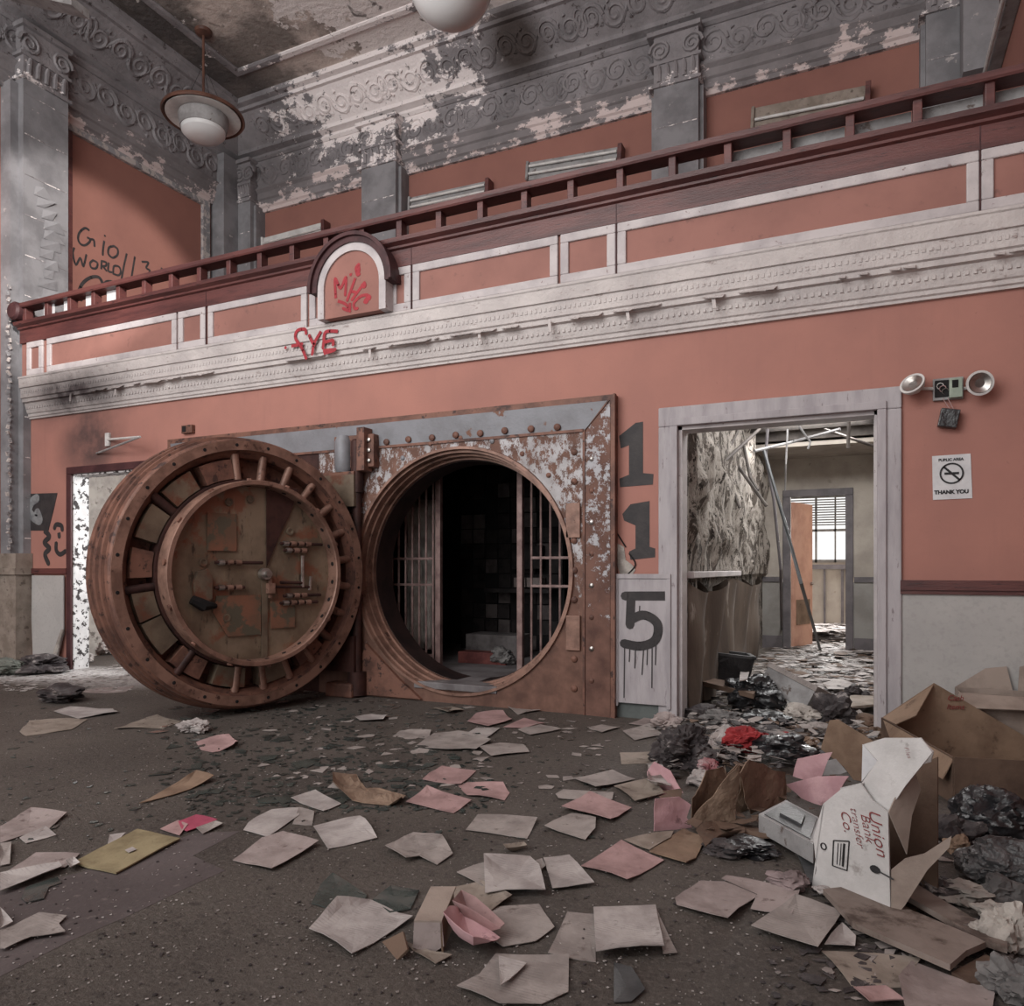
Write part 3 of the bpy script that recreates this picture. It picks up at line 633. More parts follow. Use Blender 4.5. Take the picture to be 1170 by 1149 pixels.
# ================================================================= vault
FX0, FX1, FZ = XA(193.5, -.06), XA(703.5, -.06), 2.72
IX0, IX1, IZ = -4.98, -2.13, 2.44
vf = Thing('vault_door_frame', 'huge rusted steel vault frame with flaking white paint around a round opening', 'vault frame', (VX, -.05, 0))
def ringplate(m, cx, cz, r, X0, X1, Z0, Z1, y0, y1, n=120):
    ang = sorted(set([2 * PI * k / n for k in range(n)] + [math.atan2(z - cz, x - cx) % (2 * PI) for x in (X0, X1) for z in (Z0, Z1)]))
    inn, out = [], []
    for a in ang:
        c, s = math.cos(a), math.sin(a); ts = []
        if c > 1e-9: ts.append((X1 - cx) / c)
        if c < -1e-9: ts.append((X0 - cx) / c)
        if s > 1e-9: ts.append((Z1 - cz) / s)
        if s < -1e-9: ts.append((Z0 - cz) / s)
        t = min(ts); inn.append((cx + r * c, cz + r * s)); out.append((cx + t * c, cz + t * s))
    N = len(ang); vs = [Vector((x, y, z)) for y in (y0, y1) for L in (inn, out) for x, z in L]; fs = []
    for i in range(N):
        j = (i + 1) % N
        fs += [(i, j, N + j, N + i), (2 * N + i, 3 * N + i, 3 * N + j, 2 * N + j), (i, 2 * N + i, 2 * N + j, j), (N + i, N + j, 3 * N + j, 3 * N + i)]
    m.add(vs, fs)
m = MB(); ringplate(m, VX, VZ, VR + .045, IX0, IX1, .0, IZ, -.06, .25); face = vf.part('face_plate', m, RFRAME)
# outer flange and bevelled border with mitred corner
m = MB().box((FX0, -.085, IZ + .2), (FX1, .02, FZ)).box((IX1 + .22, -.085, 0), (FX1, .02, IZ + .2)).box((FX0, -.085, 0), (FX0 + .06, .02, IZ + .2)).box((FX1 - .012, -.1, 0), (FX1 + .004, -.05, FZ + .003))
vf.part('outer_flange', m, RUST)
m = MB()
a0, b0_, a1, b1_ = IZ, FZ - .05, IX1, FX1 - .04
m.panel([(FX0 + .05, -.062, a0), (a1, -.062, a0), (b1_, -.09, b0_), (FX0 + .05, -.09, b0_)], .02, Vector((0, 1, 0)))
vf.part('top_bevel', m, GPLATE)
m = MB().panel([(a1, -.062, 0), (a1, -.062, a0), (b1_, -.09, b0_), (b1_, -.09, 0)], .02, Vector((0, 1, 0)))
vf.part('side_bevel', m, RBORD)
m = MB().box((FX0, -.075, IZ - .012), (a1, -.058, IZ + .012)).box((a1 - .01, -.075, 0), (a1 + .01, -.058, IZ)).panel([(a1, -.072, a0 - .012), (a1 + .012, -.072, a0), (b1_, -.1, b0_), (b1_ - .02, -.1, b0_)], .01, Vector((0, 1, 0)))
vf.part('seam_strip', m, RUST)
vf.part('left_plate', MB().box((FX0 + .05, -.055, 0), (IX0, .02, IZ)), RUSTD)
# stepped collar rings and jamb
m = MB(); prof = [(-.06, VR + .06), (-.085, VR + .055), (-.085, VR + .03), (-.04, VR + .025), (-.04, VR + .005), (.04, VR), (.04, VR - .018), (.12, VR - .022), (.12, VR - .04), (.25, VR - .045), (.25, VR + .06)]
m.lathe(prof, (VX, 0, VZ), 'Y', 128, closed=True); vf.part('collar_ring', m, RUSTL, smooth=True)
m = MB(); m.lathe([(.16, VR - .048), (.44, VR - .05), (.44, VR + .06), (.16, VR + .06)], (VX, 0, VZ), 'Y', 128, closed=True); vf.part('jamb_barrel', m, JAMB, smooth=True)
# rivets
riv = MB()
def rivet(x, z, y=-.062, r=.024): riv.lathe([(.0, r), (-.008, r * .95), (-.016, r * .6), (-.018, 0.0001)], (x, y, z), 'Y', 10)
bt = []
for px, py in ((442, 505), (467, 502), (494, 500), (521, 497), (549, 495), (577, 492), (607, 490), (637, 488)): bt.append((px, py))
for x, z in [(PY(a, b, -.07).x, PY(a, b, -.07).z) for a, b in bt]:
    o = vf.part('bolt', (lambda q: q)(MB().lathe([(0, .032), (-.012, .03), (-.022, .016), (-.024, .0001)], (x, -.075, z), 'Y', 14)), RUST, face, True)
for k in range(9):
    z = .22 + k * .255
    vf.part('bolt', MB().lathe([(0, .03), (-.012, .028), (-.022, .015), (-.024, .0001)], (a1 - .09, -.06, z), 'Y', 14), RUST, face, True)
for k in range(8):
    z = .3 + k * .27
    vf.part('bolt', MB().lathe([(0, .024), (-.01, .022), (-.016, .012), (-.018, .0001)], (a1 + .07, -.068, z), 'Y', 12), STEELB if k % 2 else RUST, face, True)
for k in range(9):
    a = math.radians(28 + k * 15)
    if abs(k - 4) < 9: vf.part('bolt', MB().lathe([(0, .024), (-.01, .022), (-.016, .012), (-.018, .0001)], (VX + (VR + .16) * math.cos(a), -.06, VZ + (VR + .16) * math.sin(a) * .98), 'Y', 12), GPLATE if k % 3 == 0 else RUST, face, True)
vf.part('latch_plate', MB().bev((a1 - .16, -.085, 1.52), (a1 - .03, -.06, 1.82), .004), RUSTL)
vf.part('latch_plate', MB().bev((a1 - .16, -.085, .55), (a1 - .03, -.06, .85), .004), RUSTL)
vf.part('lower_wedge', MB().panel([(-4.55, -.1, .02), (-3.75, -.1, .02), (-4.0, -.1, .2), (-4.38, -.1, .52)], .04, Vector((0, 1, 0))), RUST)
# sill platform
sl = MB().bev((VX - .46, -.075, .12), (VX + .42, .7, .185), .008)
solo('threshold_slab', sl, VFLOOR, 'grey threshold slab in the bottom of the round vault opening', 'slab')
# vault interior shell
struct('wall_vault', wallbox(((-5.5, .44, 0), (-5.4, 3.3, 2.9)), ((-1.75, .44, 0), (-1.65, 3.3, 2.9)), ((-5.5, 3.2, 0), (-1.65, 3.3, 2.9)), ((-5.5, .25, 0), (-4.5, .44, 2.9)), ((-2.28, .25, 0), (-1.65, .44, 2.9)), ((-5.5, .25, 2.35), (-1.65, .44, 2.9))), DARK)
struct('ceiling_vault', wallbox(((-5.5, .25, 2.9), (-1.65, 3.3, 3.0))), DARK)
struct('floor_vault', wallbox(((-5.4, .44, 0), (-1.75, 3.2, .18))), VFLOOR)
# gate grilles
def grille(label, x0, x1, n, post, mat, tilt=0):
    t = Thing('gate_leaf', label, 'barred gate', (post, .72, .18)); ze, zt = .22, 2.2
    R = Matrix.Translation((post, .72, 0)) @ Matrix.Rotation(tilt, 4, 'Z') @ Matrix.Translation((-post, -.72, 0))
    t.part('gate_post', MB().bev((post - .03, .69, .18), (post + .03, .75, 2.26), .005, R), mat)
    for z in (ze + .1, 1.07, 1.35, zt - .05): t.part('cross_rail', MB().box((x0, .705, z), (x1, .735, z + .025), R), mat)
    for i in range(n):
        x = x0 + (x1 - x0) * i / (n - 1); t.part('bar', MB().tube([R @ Vector((x, .72, ze)), R @ Vector((x, .72, zt))], .0125, 8), mat, smooth=True)
grille('left barred gate leaf inside the round vault opening', -4.62, -4.1, 7, -4.03, BARM)
grille('right barred gate leaf inside the round vault opening', -2.96, -2.35, 7, -3.08, BARM)
# deposit box walls
rr = random.Random(7)
PALEB = M('deposit_box_pale', (104, 92, 90), (80, 68, 68), 6, rough=.5, metal=.3)
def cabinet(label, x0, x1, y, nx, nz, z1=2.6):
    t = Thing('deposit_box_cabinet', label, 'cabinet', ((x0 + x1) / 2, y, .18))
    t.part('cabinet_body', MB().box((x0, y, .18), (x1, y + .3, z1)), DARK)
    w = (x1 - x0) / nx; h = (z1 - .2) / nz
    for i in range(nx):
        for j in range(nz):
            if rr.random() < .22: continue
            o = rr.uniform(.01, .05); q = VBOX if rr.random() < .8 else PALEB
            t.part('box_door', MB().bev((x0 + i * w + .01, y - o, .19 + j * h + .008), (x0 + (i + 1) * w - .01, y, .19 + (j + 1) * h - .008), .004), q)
cabinet('wall of small dark deposit boxes at the back left of the vault', -4.9, -3.4, 2.8, 8, 12)
cabinet('wall of dark deposit boxes at the back right of the vault', -3.35, -1.8, 2.8, 8, 12)
# objects in the vault
m = MB().bev((-4.35, 1.9, .18), (-3.65, 2.3, .46), .01); solo('metal_chest', m, M('chest_pale', (112, 104, 104), (84, 76, 76), 5), 'pale grey metal chest on the vault floor behind the left gate', 'chest')
m = MB().bev((-4.15, 1.35, .18), (-3.55, 1.55, .31), .006); solo('deposit_tray', m, M('dull_red_tray', (130, 58, 52), (96, 40, 38), 5), 'long dull red deposit tray on the vault floor', 'tray')
for i, (x, z, w) in enumerate(((-4.0, 1.02, .16), (-3.82, 1.02, .18), (-3.0, 1.5, .12), (-4.05, 1.25, .4))):
    m = MB().bev((x, 2.55 if i < 3 else 2.6, z - .0), (x + w, 2.75, z + (.12 if i < 3 else .3)), .004)
    solo('deposit_box', m, (PB, PB, PB, VBOX)[i], ('left one of the pair of pale boxes on the low vault ledge', 'right one of the pair of pale boxes on the low vault ledge', 'single small pale box at mid-height on the back boxes', 'large grey box pulled out above the pale pair')[i], 'box')
solo('shelf_ledge', MB().box((-4.4, 2.5, .95), (-3.5, 2.8, 1.0)), VBOX, 'low dark ledge in front of the deposit boxes under the pale pair', 'shelf')
m = MB(); vs = []; fs = []
for j in range(13):
    for k in range(10):
        vs.append(Vector((-4.72 + k * .045 + .02 * noise.noise(Vector((j * .5, k * .3, 2))), 1.1 + .06 * math.sin(k * 1.4 + j * .2), .35 + j * .14)))
for j in range(12):
    for k in range(9): a = j * 10 + k; fs.append((a, a + 1, a + 11, a + 10))
m.add(vs, fs); o = solo('peeling_wall_sheet', m, WCLOTH, 'pale curling sheet hanging behind the left vault gate', 'sheet', smooth=True)
o.modifiers.new('s', 'SOLIDIFY').thickness = .01
# ---------------------------------------------------------------- vault door (local frame: +X forward, +Y picture right, +Z up)
DX, DY, DZ = -4.95, -1.155, 1.215
door = thing('vault_door', 'enormous round rusted vault door standing open in front of the left wall', 'vault door', (DX, DY, 0), math.radians(-18.6))
def dp(name, mb, mat, parent=None, smooth=True, label=None):
    o = mb.build(name, mat, parent or door, None, smooth, .5)
    if label: o['label'] = label
    return o
Cc = (0, 0, DZ)
m = MB(); pr = [(-.19, .3), (-.19, 1.14), (-.15, 1.198), (-.06, 1.198), (-.05, 1.15), (-.03, 1.15), (-.025, 1.19), (.035, 1.19), (.045, 1.14), (.06, 1.14), (.065, 1.175), (.115, 1.175), (.125, 1.125), (.14, 1.125), (.145, 1.158), (.2, 1.155), (.215, 1.14)]
body = dp('door_body', MB().lathe(pr + [(.215, 1.055), (.20, 1.05), (.14, 1.0), (.02, .995), (.02, .3)], Cc, 'X', 160), RUST)
ring = dp('bolt_ring', MB().lathe([(.2, 1.14), (.222, 1.137), (.222, 1.058), (.2, 1.055)], Cc, 'X', 160, closed=True), RUSTL)
# bevelled inner lip
dp('inner_lip', MB().lathe([(.218, 1.056), (.2, 1.045), (.1, .998), (.1, 1.03), (.2, 1.06)], Cc, 'X', 128, closed=True), RUST)
for k in range(24):          # bolt holes in the ring
    a = 2 * PI * (k + .5) / 24; c = (.2225, 1.1 * math.cos(a), DZ + 1.1 * math.sin(a))
    dp('bolt_hole', MB().lathe([(0, .015), (.003, .013)], c, 'X', 10), DARK, ring)
# drum between ring and pressure plate
dp('drum', MB().lathe([(.0, .81), (.2, .81), (.2, .78), (.0, .78)], Cc, 'X', 128, closed=True), RUSTD)
for k in range(24):          # radial locking bolts
    a = 2 * PI * (k + .5) / 24; d = Vector((0, math.cos(a), math.sin(a)))
    p = Vector((.15, 0, DZ)) + d * .78; q = Vector((.15, 0, DZ)) + d * 1.03
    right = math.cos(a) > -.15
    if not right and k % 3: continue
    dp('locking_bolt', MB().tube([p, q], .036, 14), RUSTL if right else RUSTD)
for k, a in enumerate((100, 122, 146, 168, 186, 204, 226, 250, 275, 300)):     # carrier segments
    a0_, a1_ = math.radians(a), math.radians(a + (17 if k != 3 else 14)); m = MB(); pr_ = []
    vs = []
    for x in (.05, .17):
        for r in (.82, .985):
            for q in range(5): t = a0_ + (a1_ - a0_) * q / 4; vs.append(Vector((x, r * math.cos(t), DZ + r * math.sin(t))))
    fs = []
    for q in range(4): fs += [(q, q + 1, 6 + q, 5 + q), (10 + q, 15 + q, 16 + q, 11 + q), (q, 10 + q, 11 + q, q + 1), (5 + q, 6 + q, 16 + q, 15 + q)]
    fs += [(0, 5, 15, 10), (4, 14, 19, 9)]; dp('carrier_segment', m.add(vs, fs), OLIVE if k % 3 else RUST)
# pressure plate ring with holes on its inside, recessed plate
pring = dp('plate_ring', MB().lathe([(.18, .79), (.365, .79), (.375, .785), (.375, .752), (.365, .745), (.25, .74), (.18, .74)], Cc, 'X', 128, closed=True), RUSTL)
for k in range(28):
    a = 2 * PI * (k + .5) / 28; d = Vector((0, math.cos(a), math.sin(a)))
    dp('bolt_hole', MB().tube([Vector((.31, 0, DZ)) + d * .7395, Vector((.31, 0, DZ)) + d * .76], .02, 8), DARK, pring, False)
    if k % 2: dp('ring_lug', MB().tube([Vector((.34, 0, DZ)) + d * .78, Vector((.34, 0, DZ)) + d * .806], .025, 8), RUST, pring, False)
plate = dp('pressure_plate', MB().lathe([(.19, .0001), (.24, .0001), (.24, .745), (.19, .745)], Cc, 'X', 96), PLATE, smooth=False)
def lp(px, py, x=.25):     # picture point on the plate -> local y, z
    return Vector((x, (px - 281) / 127.5, DZ - (py - 657) / 134))
m = MB().panel([lp(294.5, 553), lp(334, 556), lp(322, 590), lp(313, 607), lp(295, 650)], .01, Vector((1, 0, 0))); dp('rust_stained_plate', m, RUSTD, plate, False)
m = MB().panel([lp(289, 665), lp(296, 665), lp(296, 765), lp(289, 765)], .008, Vector((1, 0, 0))); dp('cover_strip', m, OLIVE, plate, False)
m = MB().panel([lp(228, 590), lp(260, 590), lp(260, 632), lp(228, 632)], .008, Vector((1, 0, 0))); dp('cover_plate', m, RPATCH, plate, False)
m = MB().panel([lp(238, 682), lp(288, 682), lp(288, 728), lp(250, 728), lp(234, 700)], .008, Vector((1, 0, 0))); dp('cover_plate', m, RPATCH, plate, False)
m = MB().panel([lp(300, 690), lp(330, 690), lp(330, 722), lp(300, 722)], .008, Vector((1, 0, 0))); dp('cover_plate', m, RPATCH, plate, False)
def rod(pa, pb, yy, r=.014, x=.275): return MB().tube([lp(pa, yy, x), lp(pb, yy, x)], r, 8)
for a, b, y, n in ((235, 289, 645, 3), (235, 268, 673, 3), (310, 364, 622, 4), (314, 345, 630, 3), (314, 362, 684, 3), (310, 358, 692.5, 4)):
    o = dp('bolt_rod', rod(a, b, y), RUSTD, plate)
    for k in range(n):
        x = a + 4 + k * 9.5; dp('rod_collar', MB().tube([lp(x, y, .275), lp(x + 6, y, .275)], .024, 10), STEELB if k == 0 else RUSTL, plate)
dp('link_bar', MB().tube([lp(338, 636, .28), lp(338, 674, .28)], .016, 8), STEELB, plate)
dp('link_bar', MB().tube([lp(349, 661, .28), lp(347, 678, .28)], .014, 8), STEELB, plate)
dp('link_bar', MB().tube([lp(310, 668, .28), lp(338, 669, .28)], .014, 8), RUSTD, plate)
dp('link_bar', MB().tube([lp(300, 673, .28), lp(349, 674, .28)], .012, 8), RUSTD, plate)
c = lp(292, 658); dp('central_hub', MB().lathe([(0, .055), (.05, .05), (.05, .03), (.1, .028), (.1, .0001)], c, 'X', 20), STEELB, plate)
c = lp(298, 674); dp('hub_lever', MB().box((.25, c.y - .03, c.z - .05), (.31, c.y + .03, c.z + .04)).box((.25, c.y - .01, c.z - .09), (.29, c.y + .01, c.z + .09)), RUSTL, plate, False)
m = MB(); cs = [lp(*p) for p in ((212, 668), (216, 655), (226, 652), (231, 660), (231, 684), (222, 692), (213, 684))]
dp('lock_case', m.panel(cs, .05, Vector((1, 0, 0))), OLIVE, plate, False)
dp('lock_case', MB().tube([lp(210, 685, .29), lp(222, 692, .3), lp(236, 693, .28)], [.04, .05, .02], 8), DARK, plate)
for px, py in ((252, 577), (276, 572), (324, 607), (249, 707), (224, 645)):
    c = lp(px, py); dp('boss', MB().lathe([(0, .035), (.012, .033), (.012, .02), (.004, .018), (.004, .0001)], c, 'X', 16), OLIVE, plate)
# crane hinge
hg = Thing('crane_hinge', 'heavy rusted crane hinge carrying the round vault door from the frame', 'hinge', (-4.95, -.2, 0))
hx, hy = XA(408, -.14), -.14
m = MB().lathe([(.02, .09), (.25, .09), (.25, .045), (2.0, .045), (2.0, .06), (2.5, .06), (2.52, .04)], (hx, hy, 0), 'Z', 28); hg.part('hinge_column', m, RUSTD, smooth=True)
p = PY(431, 500, -.1); q = PY(386, 500, -.1)
mp = hg.part('hinge_bracket', MB().bev((q.x, -.16, 2.24), (p.x, -.06, 2.56), .008).bev((hx + .05, -.22, 2.2), (hx + .14, -.08, 2.62), .006), RUST)
for i in range(2):
    for j in range(3): hg.part('bolt', MB().lathe([(0, .022), (-.02, .02), (-.026, .0001)], (p.x - .05 - i * .08, -.16, 2.3 + j * .1), 'Y', 10), STEELB, mp, True)
m = MB().lathe([(2.2, .07), (2.24, .085), (2.5, .085), (2.56, .06)], (hx - .15, -.16, 0), 'Z', 24); hg.part('hinge_barrel', m, GPLATE, smooth=True)
# crane arm from column to the door's back hub
R = Matrix.Translation((DX, DY, 0)) @ Matrix.Rotation(math.radians(-18.6), 4, 'Z')
for z0, z1, nm in ((1.86, 2.17, 'upper_arm'), (.25, .6, 'lower_arm')):
    pts = [(hx + .02, -.105), (hx + .02, -.22), (-4.95, -.22), (-5.22, -.5), (-5.28, -1.0), (-5.5, -1.0), (-5.45, -.35), (-5.2, -.105)]
    m = MB().panel([(a, b, z0) for a, b in pts], z1 - z0, Vector((0, 0, 1))); hg.part(nm, m, OLIVE if nm[0] == 'u' else RUSTD)
    if nm[0] == 'u': hg.part('arm_cap', MB().panel([(a, b, z1) for a, b in pts], .03, Vector((0, 0, 1))), RUST)
m = MB().lathe([(-.42, .0001), (-.42, .3), (-.3, .42), (-.19, .5)], Cc, 'X', 40); dp('hinge_boss', m, RUSTD)
hg.part('column_foot', MB().bev((hx - .3, -.26, 0), (hx + .02, -.1, .14), .02), RUST)
# ================================================================= fixtures
lc = Vector((-8.44, 1.64, 7.68))
la = Thing('pendant_lamp', 'rusty-rimmed pendant lamp with wide disc and white glass bowl, hanging upper left', 'lamp', (lc.x, lc.y, ZC))
la.part('rod', MB().tube([(lc.x, lc.y, ZC), (lc.x, lc.y, lc.z + .12)], .018, 8), BROWNE, smooth=True)
la.part('ceiling_rose', MB().lathe([(0, .12), (-.04, .11), (-.07, .03)], (lc.x, lc.y, ZC), 'Z', 24), BROWNE, smooth=True)
la.part('rim_disc', MB().lathe([(.0, .36), (.02, .5), (-.02, .545), (.0, .56), (.03, .55), (.07, .48), (.1, .3), (.13, .05)], lc, 'Z', 64), BROWNE, smooth=True)
la.part('reflector', MB().lathe([(.012, .3), (-.012, .36), (-.015, .5), (.0, .5)], lc, 'Z', 64, closed=True), WHITE, smooth=True)
la.part('bowl_holder', MB().lathe([(.02, .33), (-.08, .335), (-.19, .31), (-.19, .29), (.02, .28)], lc, 'Z', 48, closed=True), GREYE, smooth=True)
la.part('glass_bowl', MB().lathe([(-.18, .3), (-.24, .29), (-.29, .24), (-.32, .14), (-.33, .0001)], lc, 'Z', 48), MILK, smooth=True)
for s in (-1, 0, 1): la.part('stay_wire', MB().tube([(lc.x + .02 * s, lc.y, ZC - .5), (lc.x + .4 * s, lc.y + .2 * (1 if s == 0 else -.4), lc.z + .06)], .004, 4), DARK)
gz = 6.3; gp = P(515, -22, gz); R_ = .36
lb = Thing('globe_lamp', 'white glass globe lamp cut off by the top edge of the picture', 'lamp', (gp.x, gp.y, ZC))
lb.part('glass_globe', MB().lathe([(R_ * -math.cos(PI * k / 20), max(.0001, R_ * math.sin(PI * k / 20))) for k in range(21)], gp, 'Z', 48), MILK, smooth=True)
lb.part('rod', MB().tube([(gp.x, gp.y, ZC), (gp.x, gp.y, gp.z + .3)], .018, 8), BROWNE)
lb.part('globe_holder', MB().lathe([(.3, .16), (.4, .15), (.46, .05)], gp, 'Z', 24), BROWNE, smooth=True)
# fluorescent strips on the upper wall
def strip(label, px0, px1, py0, py1, h=.2, tubes=2, mat=GREYE):
    a = PY(px0, py0, YB - .12); b = PY(px1, py1, YB - .12)
    t = Thing('lamp_strip', label, 'lamp', ((a.x + b.x) / 2, YB, (a.z + b.z) / 2)); ux = (b - a).normalized(); L = (b - a).length
    uz = Vector((-ux.z, 0, ux.x)); Rm = Matrix((ux.to_4d(), Vector((0, 1, 0, 0)), uz.to_4d(), Vector((0, 0, 0, 1)))).transposed(); Rm[3][3] = 1
    for i in range(3): Rm[3][i] = 0
    Rm.translation = a
    t.part('housing', MB().bev((0, -.02, -h), (L, .12, 0), .01, Rm), mat)
    t.part('end_cap', MB().bev((L - .01, -.07, -h - .01), (L + .05, .1, .02), .006, Rm), MAROON)
    t.part('end_cap', MB().bev((-.03, -.06, -h), (.01, .1, .0), .006, Rm), mat)
    for k in range(tubes):
        z = -h * (k + .7) / (tubes + .4); t.part('tube', MB().tube([Rm @ Vector((.02, -.05, z)), Rm @ Vector((L - .02, -.05, z))], .02, 10), WHITE, smooth=True)
strip('tilted twin-tube lamp strip on the upper wall, just right of the grey pilaster', 470, 557, 226, 207, .24)
strip('tilted twin-tube lamp strip high in the middle of the upper wall above the rail', 605, 708, 186, 168, .26)
strip('flat pale lamp strip at the far left of the upper wall above the balcony rail', 302, 370, 272, 254, .22, 1, WHITE)
strip('single-tube lamp strip on a worn pale board at the right of the upper wall', 862, 990, 124, 98, .34, 1, PT)
t = Thing('lamp_strip', 'white lamp strip fixed along the right wall at the top right corner', 'lamp', (XR - .05, 2.3, 6.6))
t.part('housing', MB().bev((XR - .12, 1.2, 6.55), (XR, 3.3, 6.72), .01), GREYE)
t.part('tube', MB().tube([(XR - .15, 1.25, 6.56), (XR - .15, 3.25, 6.56)], .02, 10), WHITE, smooth=True)
t.part('backing_board', MB().box((XR - .35, 3.2, 6.6), (XR - .02, 3.5, 7.6)), PILM)
a = P(4, -6, 9.0); b = P(92, 14, 8.6)
t = Thing('ceiling_strip', 'long pale lamp batten hanging in the top left corner', 'lamp', ((a + b) / 2))
d = (b - a).normalized(); ax = d.cross(Z).normalized() * .12
t.part('housing', MB().panel([a + ax, b + ax, b - ax, a - ax], .1, Z), GREYE)
for p in (a.lerp(b, .15), a.lerp(b, .85)): t.part('rod', MB().tube([p + Z * .08, Vector((p.x, p.y, ZC))], .008, 5), DARK)
# emergency light on the right of the main wall
e = Thing('emergency_light', 'broken twin-headed emergency light with exposed wiring above the paper sign', 'emergency light', PY(1083, 445, 0))
def bxp(x0, y0, x1, y1, d0, d1, r=.004):
    a, b = PY(x0, y0, -d1), PY(x1, y1, -d1); return MB().bev((a.x, -d1, min(a.z, b.z)), (b.x, -d0, max(a.z, b.z)), r)
e.part('housing', bxp(1066, 433, 1101, 455, .0, .03), GREYE)
e.part('battery_cavity', bxp(1068, 435, 1084, 453, .028, .034), DARK)
e.part('circuit_board', bxp(1085, 432, 1100, 453, .03, .07), M('pale_green_case', (160, 176, 156), (138, 154, 136), 8))
e.part('cell', bxp(1088, 434, 1095, 442, .068, .075, .002), DARK)
for px, py, tx, lab in ((1045, 442, -.5, 'tilted lamp head'), (1118, 438, .12, 'lamp head')):
    c = PY(px, py, -.09); m = MB().lathe([(.05, .02), (.0, .07), (-.03, .085), (-.045, .085), (-.045, .07), (-.03, .065)], (0, 0, 0), 'Y', 28)
    Rm = Matrix.Translation(c) @ Matrix.Rotation(tx, 4, 'Z') @ Matrix.Rotation(.15 if tx > 0 else -.5, 4, 'X'); m.v = [Rm @ p for p in m.v]
    hd = e.part('lamp_head', m, WHITE, smooth=True, label=lab)
    m = MB().lathe([(-.02, .0001), (-.03, .03), (-.046, .066), (-.03, .066)], (0, 0, 0), 'Y', 24); m.v = [Rm @ p for p in m.v]; e.part('lens', m, STEELB, hd, True)
    m = MB().tube([c + Vector((0, .05, 0)), PY(1066 if px < 1080 else 1101, 444, -.02)], .012, 6); e.part('neck', m, WHITE, smooth=True)
for k in range(3): c = PY(1074 + k * 3, 441 + k * 3, -.04); e.part('wire', MB().tube([c + Vector((.02 * math.cos(t * .8), -.02 + .005 * t, .02 * math.sin(t * .8))) for t in range(9)], .003, 5), (WHITE, PP, STEELB)[k])
p0 = PY(1083, 455, -.03); p1 = PY(1084, 470, -.03)
bt = Thing('battery_pack', 'small black battery pack dangling on wires below the emergency light', 'battery', p1)
Rm = Matrix.Translation(PY(1084, 478, -.045)) @ Matrix.Rotation(.2, 4, 'Y')
bt.part('case', MB().bev((-.06, -.03, -.065), (.06, .03, .065), .006, Rm), BPLAS)
bt.part('wire', MB().tube([p0, p0 + Vector((.02, -.01, -.05)), Rm @ Vector((.02, 0, .06))], .003, 5).tube([p0 + Vector((-.03, 0, 0)), p0 + Vector((-.0, -.01, -.06)), Rm @ Vector((.0, 0, .06))], .003, 5), PP)
# sign
s = Thing('paper_sign', 'white no-smoking notice pinned on the coral wall, with THANK YOU at its foot', 'sign', PY(1087, 570, 0))
cs = [PY(*q, -.006) for q in ((1065, 521), (1109, 518), (1111, 569), (1066, 571))]; s.part('sheet', MB().panel(cs, .003, Vector((0, 1, 0))), SIGNW)
cc = PY(1087.3, 540.6, -.009); m = MB(); m.lathe([(0, .075), (-.002, .075), (-.002, .064), (0, .064)], cc, 'Y', 40, closed=True)
m.panel([cc + Vector((-.056, 0, .046)), cc + Vector((-.046, 0, .056)), cc + Vector((.056, 0, -.046)), cc + Vector((.046, 0, -.056))], .002, Vector((0, -1, 0))); m.box((cc.x - .045, cc.y - .001, cc.z - .008), (cc.x + .045, cc.y, cc.z + .008))
s.part('prohibition_mark', m, INK)
def text(body, size, mat, mw, name, parent, ext=.001, bold=0, shear=0, parent_loc=None):
    cu = bpy.data.curves.new(name, 'FONT'); cu.body = body; cu.size = size; cu.extrude = ext; cu.align_x = 'CENTER'; cu.align_y = 'CENTER'; cu.offset = bold; cu.shear = shear
    o = bpy.data.objects.new(name, cu); C.objects.link(o); dg = bpy.context.evaluated_depsgraph_get()
    me = bpy.data.meshes.new_from_object(o.evaluated_get(dg)); bpy.data.objects.remove(o); bpy.data.curves.remove(cu)
    me.transform(Matrix.Translation(-Vector(parent_loc)) @ mw); me.materials.clear(); me.materials.append(mat)
    r = bpy.data.objects.new(name, me); C.objects.link(r); r.parent = parent; return r
UP = Matrix.Rotation(PI / 2, 4, 'X')
text('THANK YOU', .036, INK, Matrix.Translation(PY(1087, 562, -.008)) @ UP, 'lettering', s.e, .001, .002, parent_loc=s.loc)
text('PUBLIC AREA', .026, INK, Matrix.Translation(PY(1086.5, 525, -.008)) @ UP, 'lettering', s.e, .001, .001, parent_loc=s.loc)
# alarm bar and small junction box
a, b, c2, d2 = PY(123, 502, -.02), PY(160, 499, -.3), PY(121, 510, -.01), PY(110, 518, -.02)
t = Thing('wall_bracket', 'white wall bracket with two thin arms on the sooty wall above the left doorway', 'bracket', PY(122, 503, 0))
t.part('plate', MB().bev((a.x - .04, -.03, a.z - .08), (a.x + .03, 0, a.z + .08), .004), WHITE)
t.part('arm', MB().tube([a, b], .014, 6), WHITE); t.part('arm', MB().tube([d2, b], .012, 6), GREYE)
t = Thing('junction_box', 'small rusty junction box on the coral wall above the vault frame', 'junction box', PY(213, 490, 0))
t.part('case', bxp(207, 486, 219, 494, 0, .05), RUST); t.part('cover', bxp(208, 487, 212, 493, .05, .055, .001), DARK)
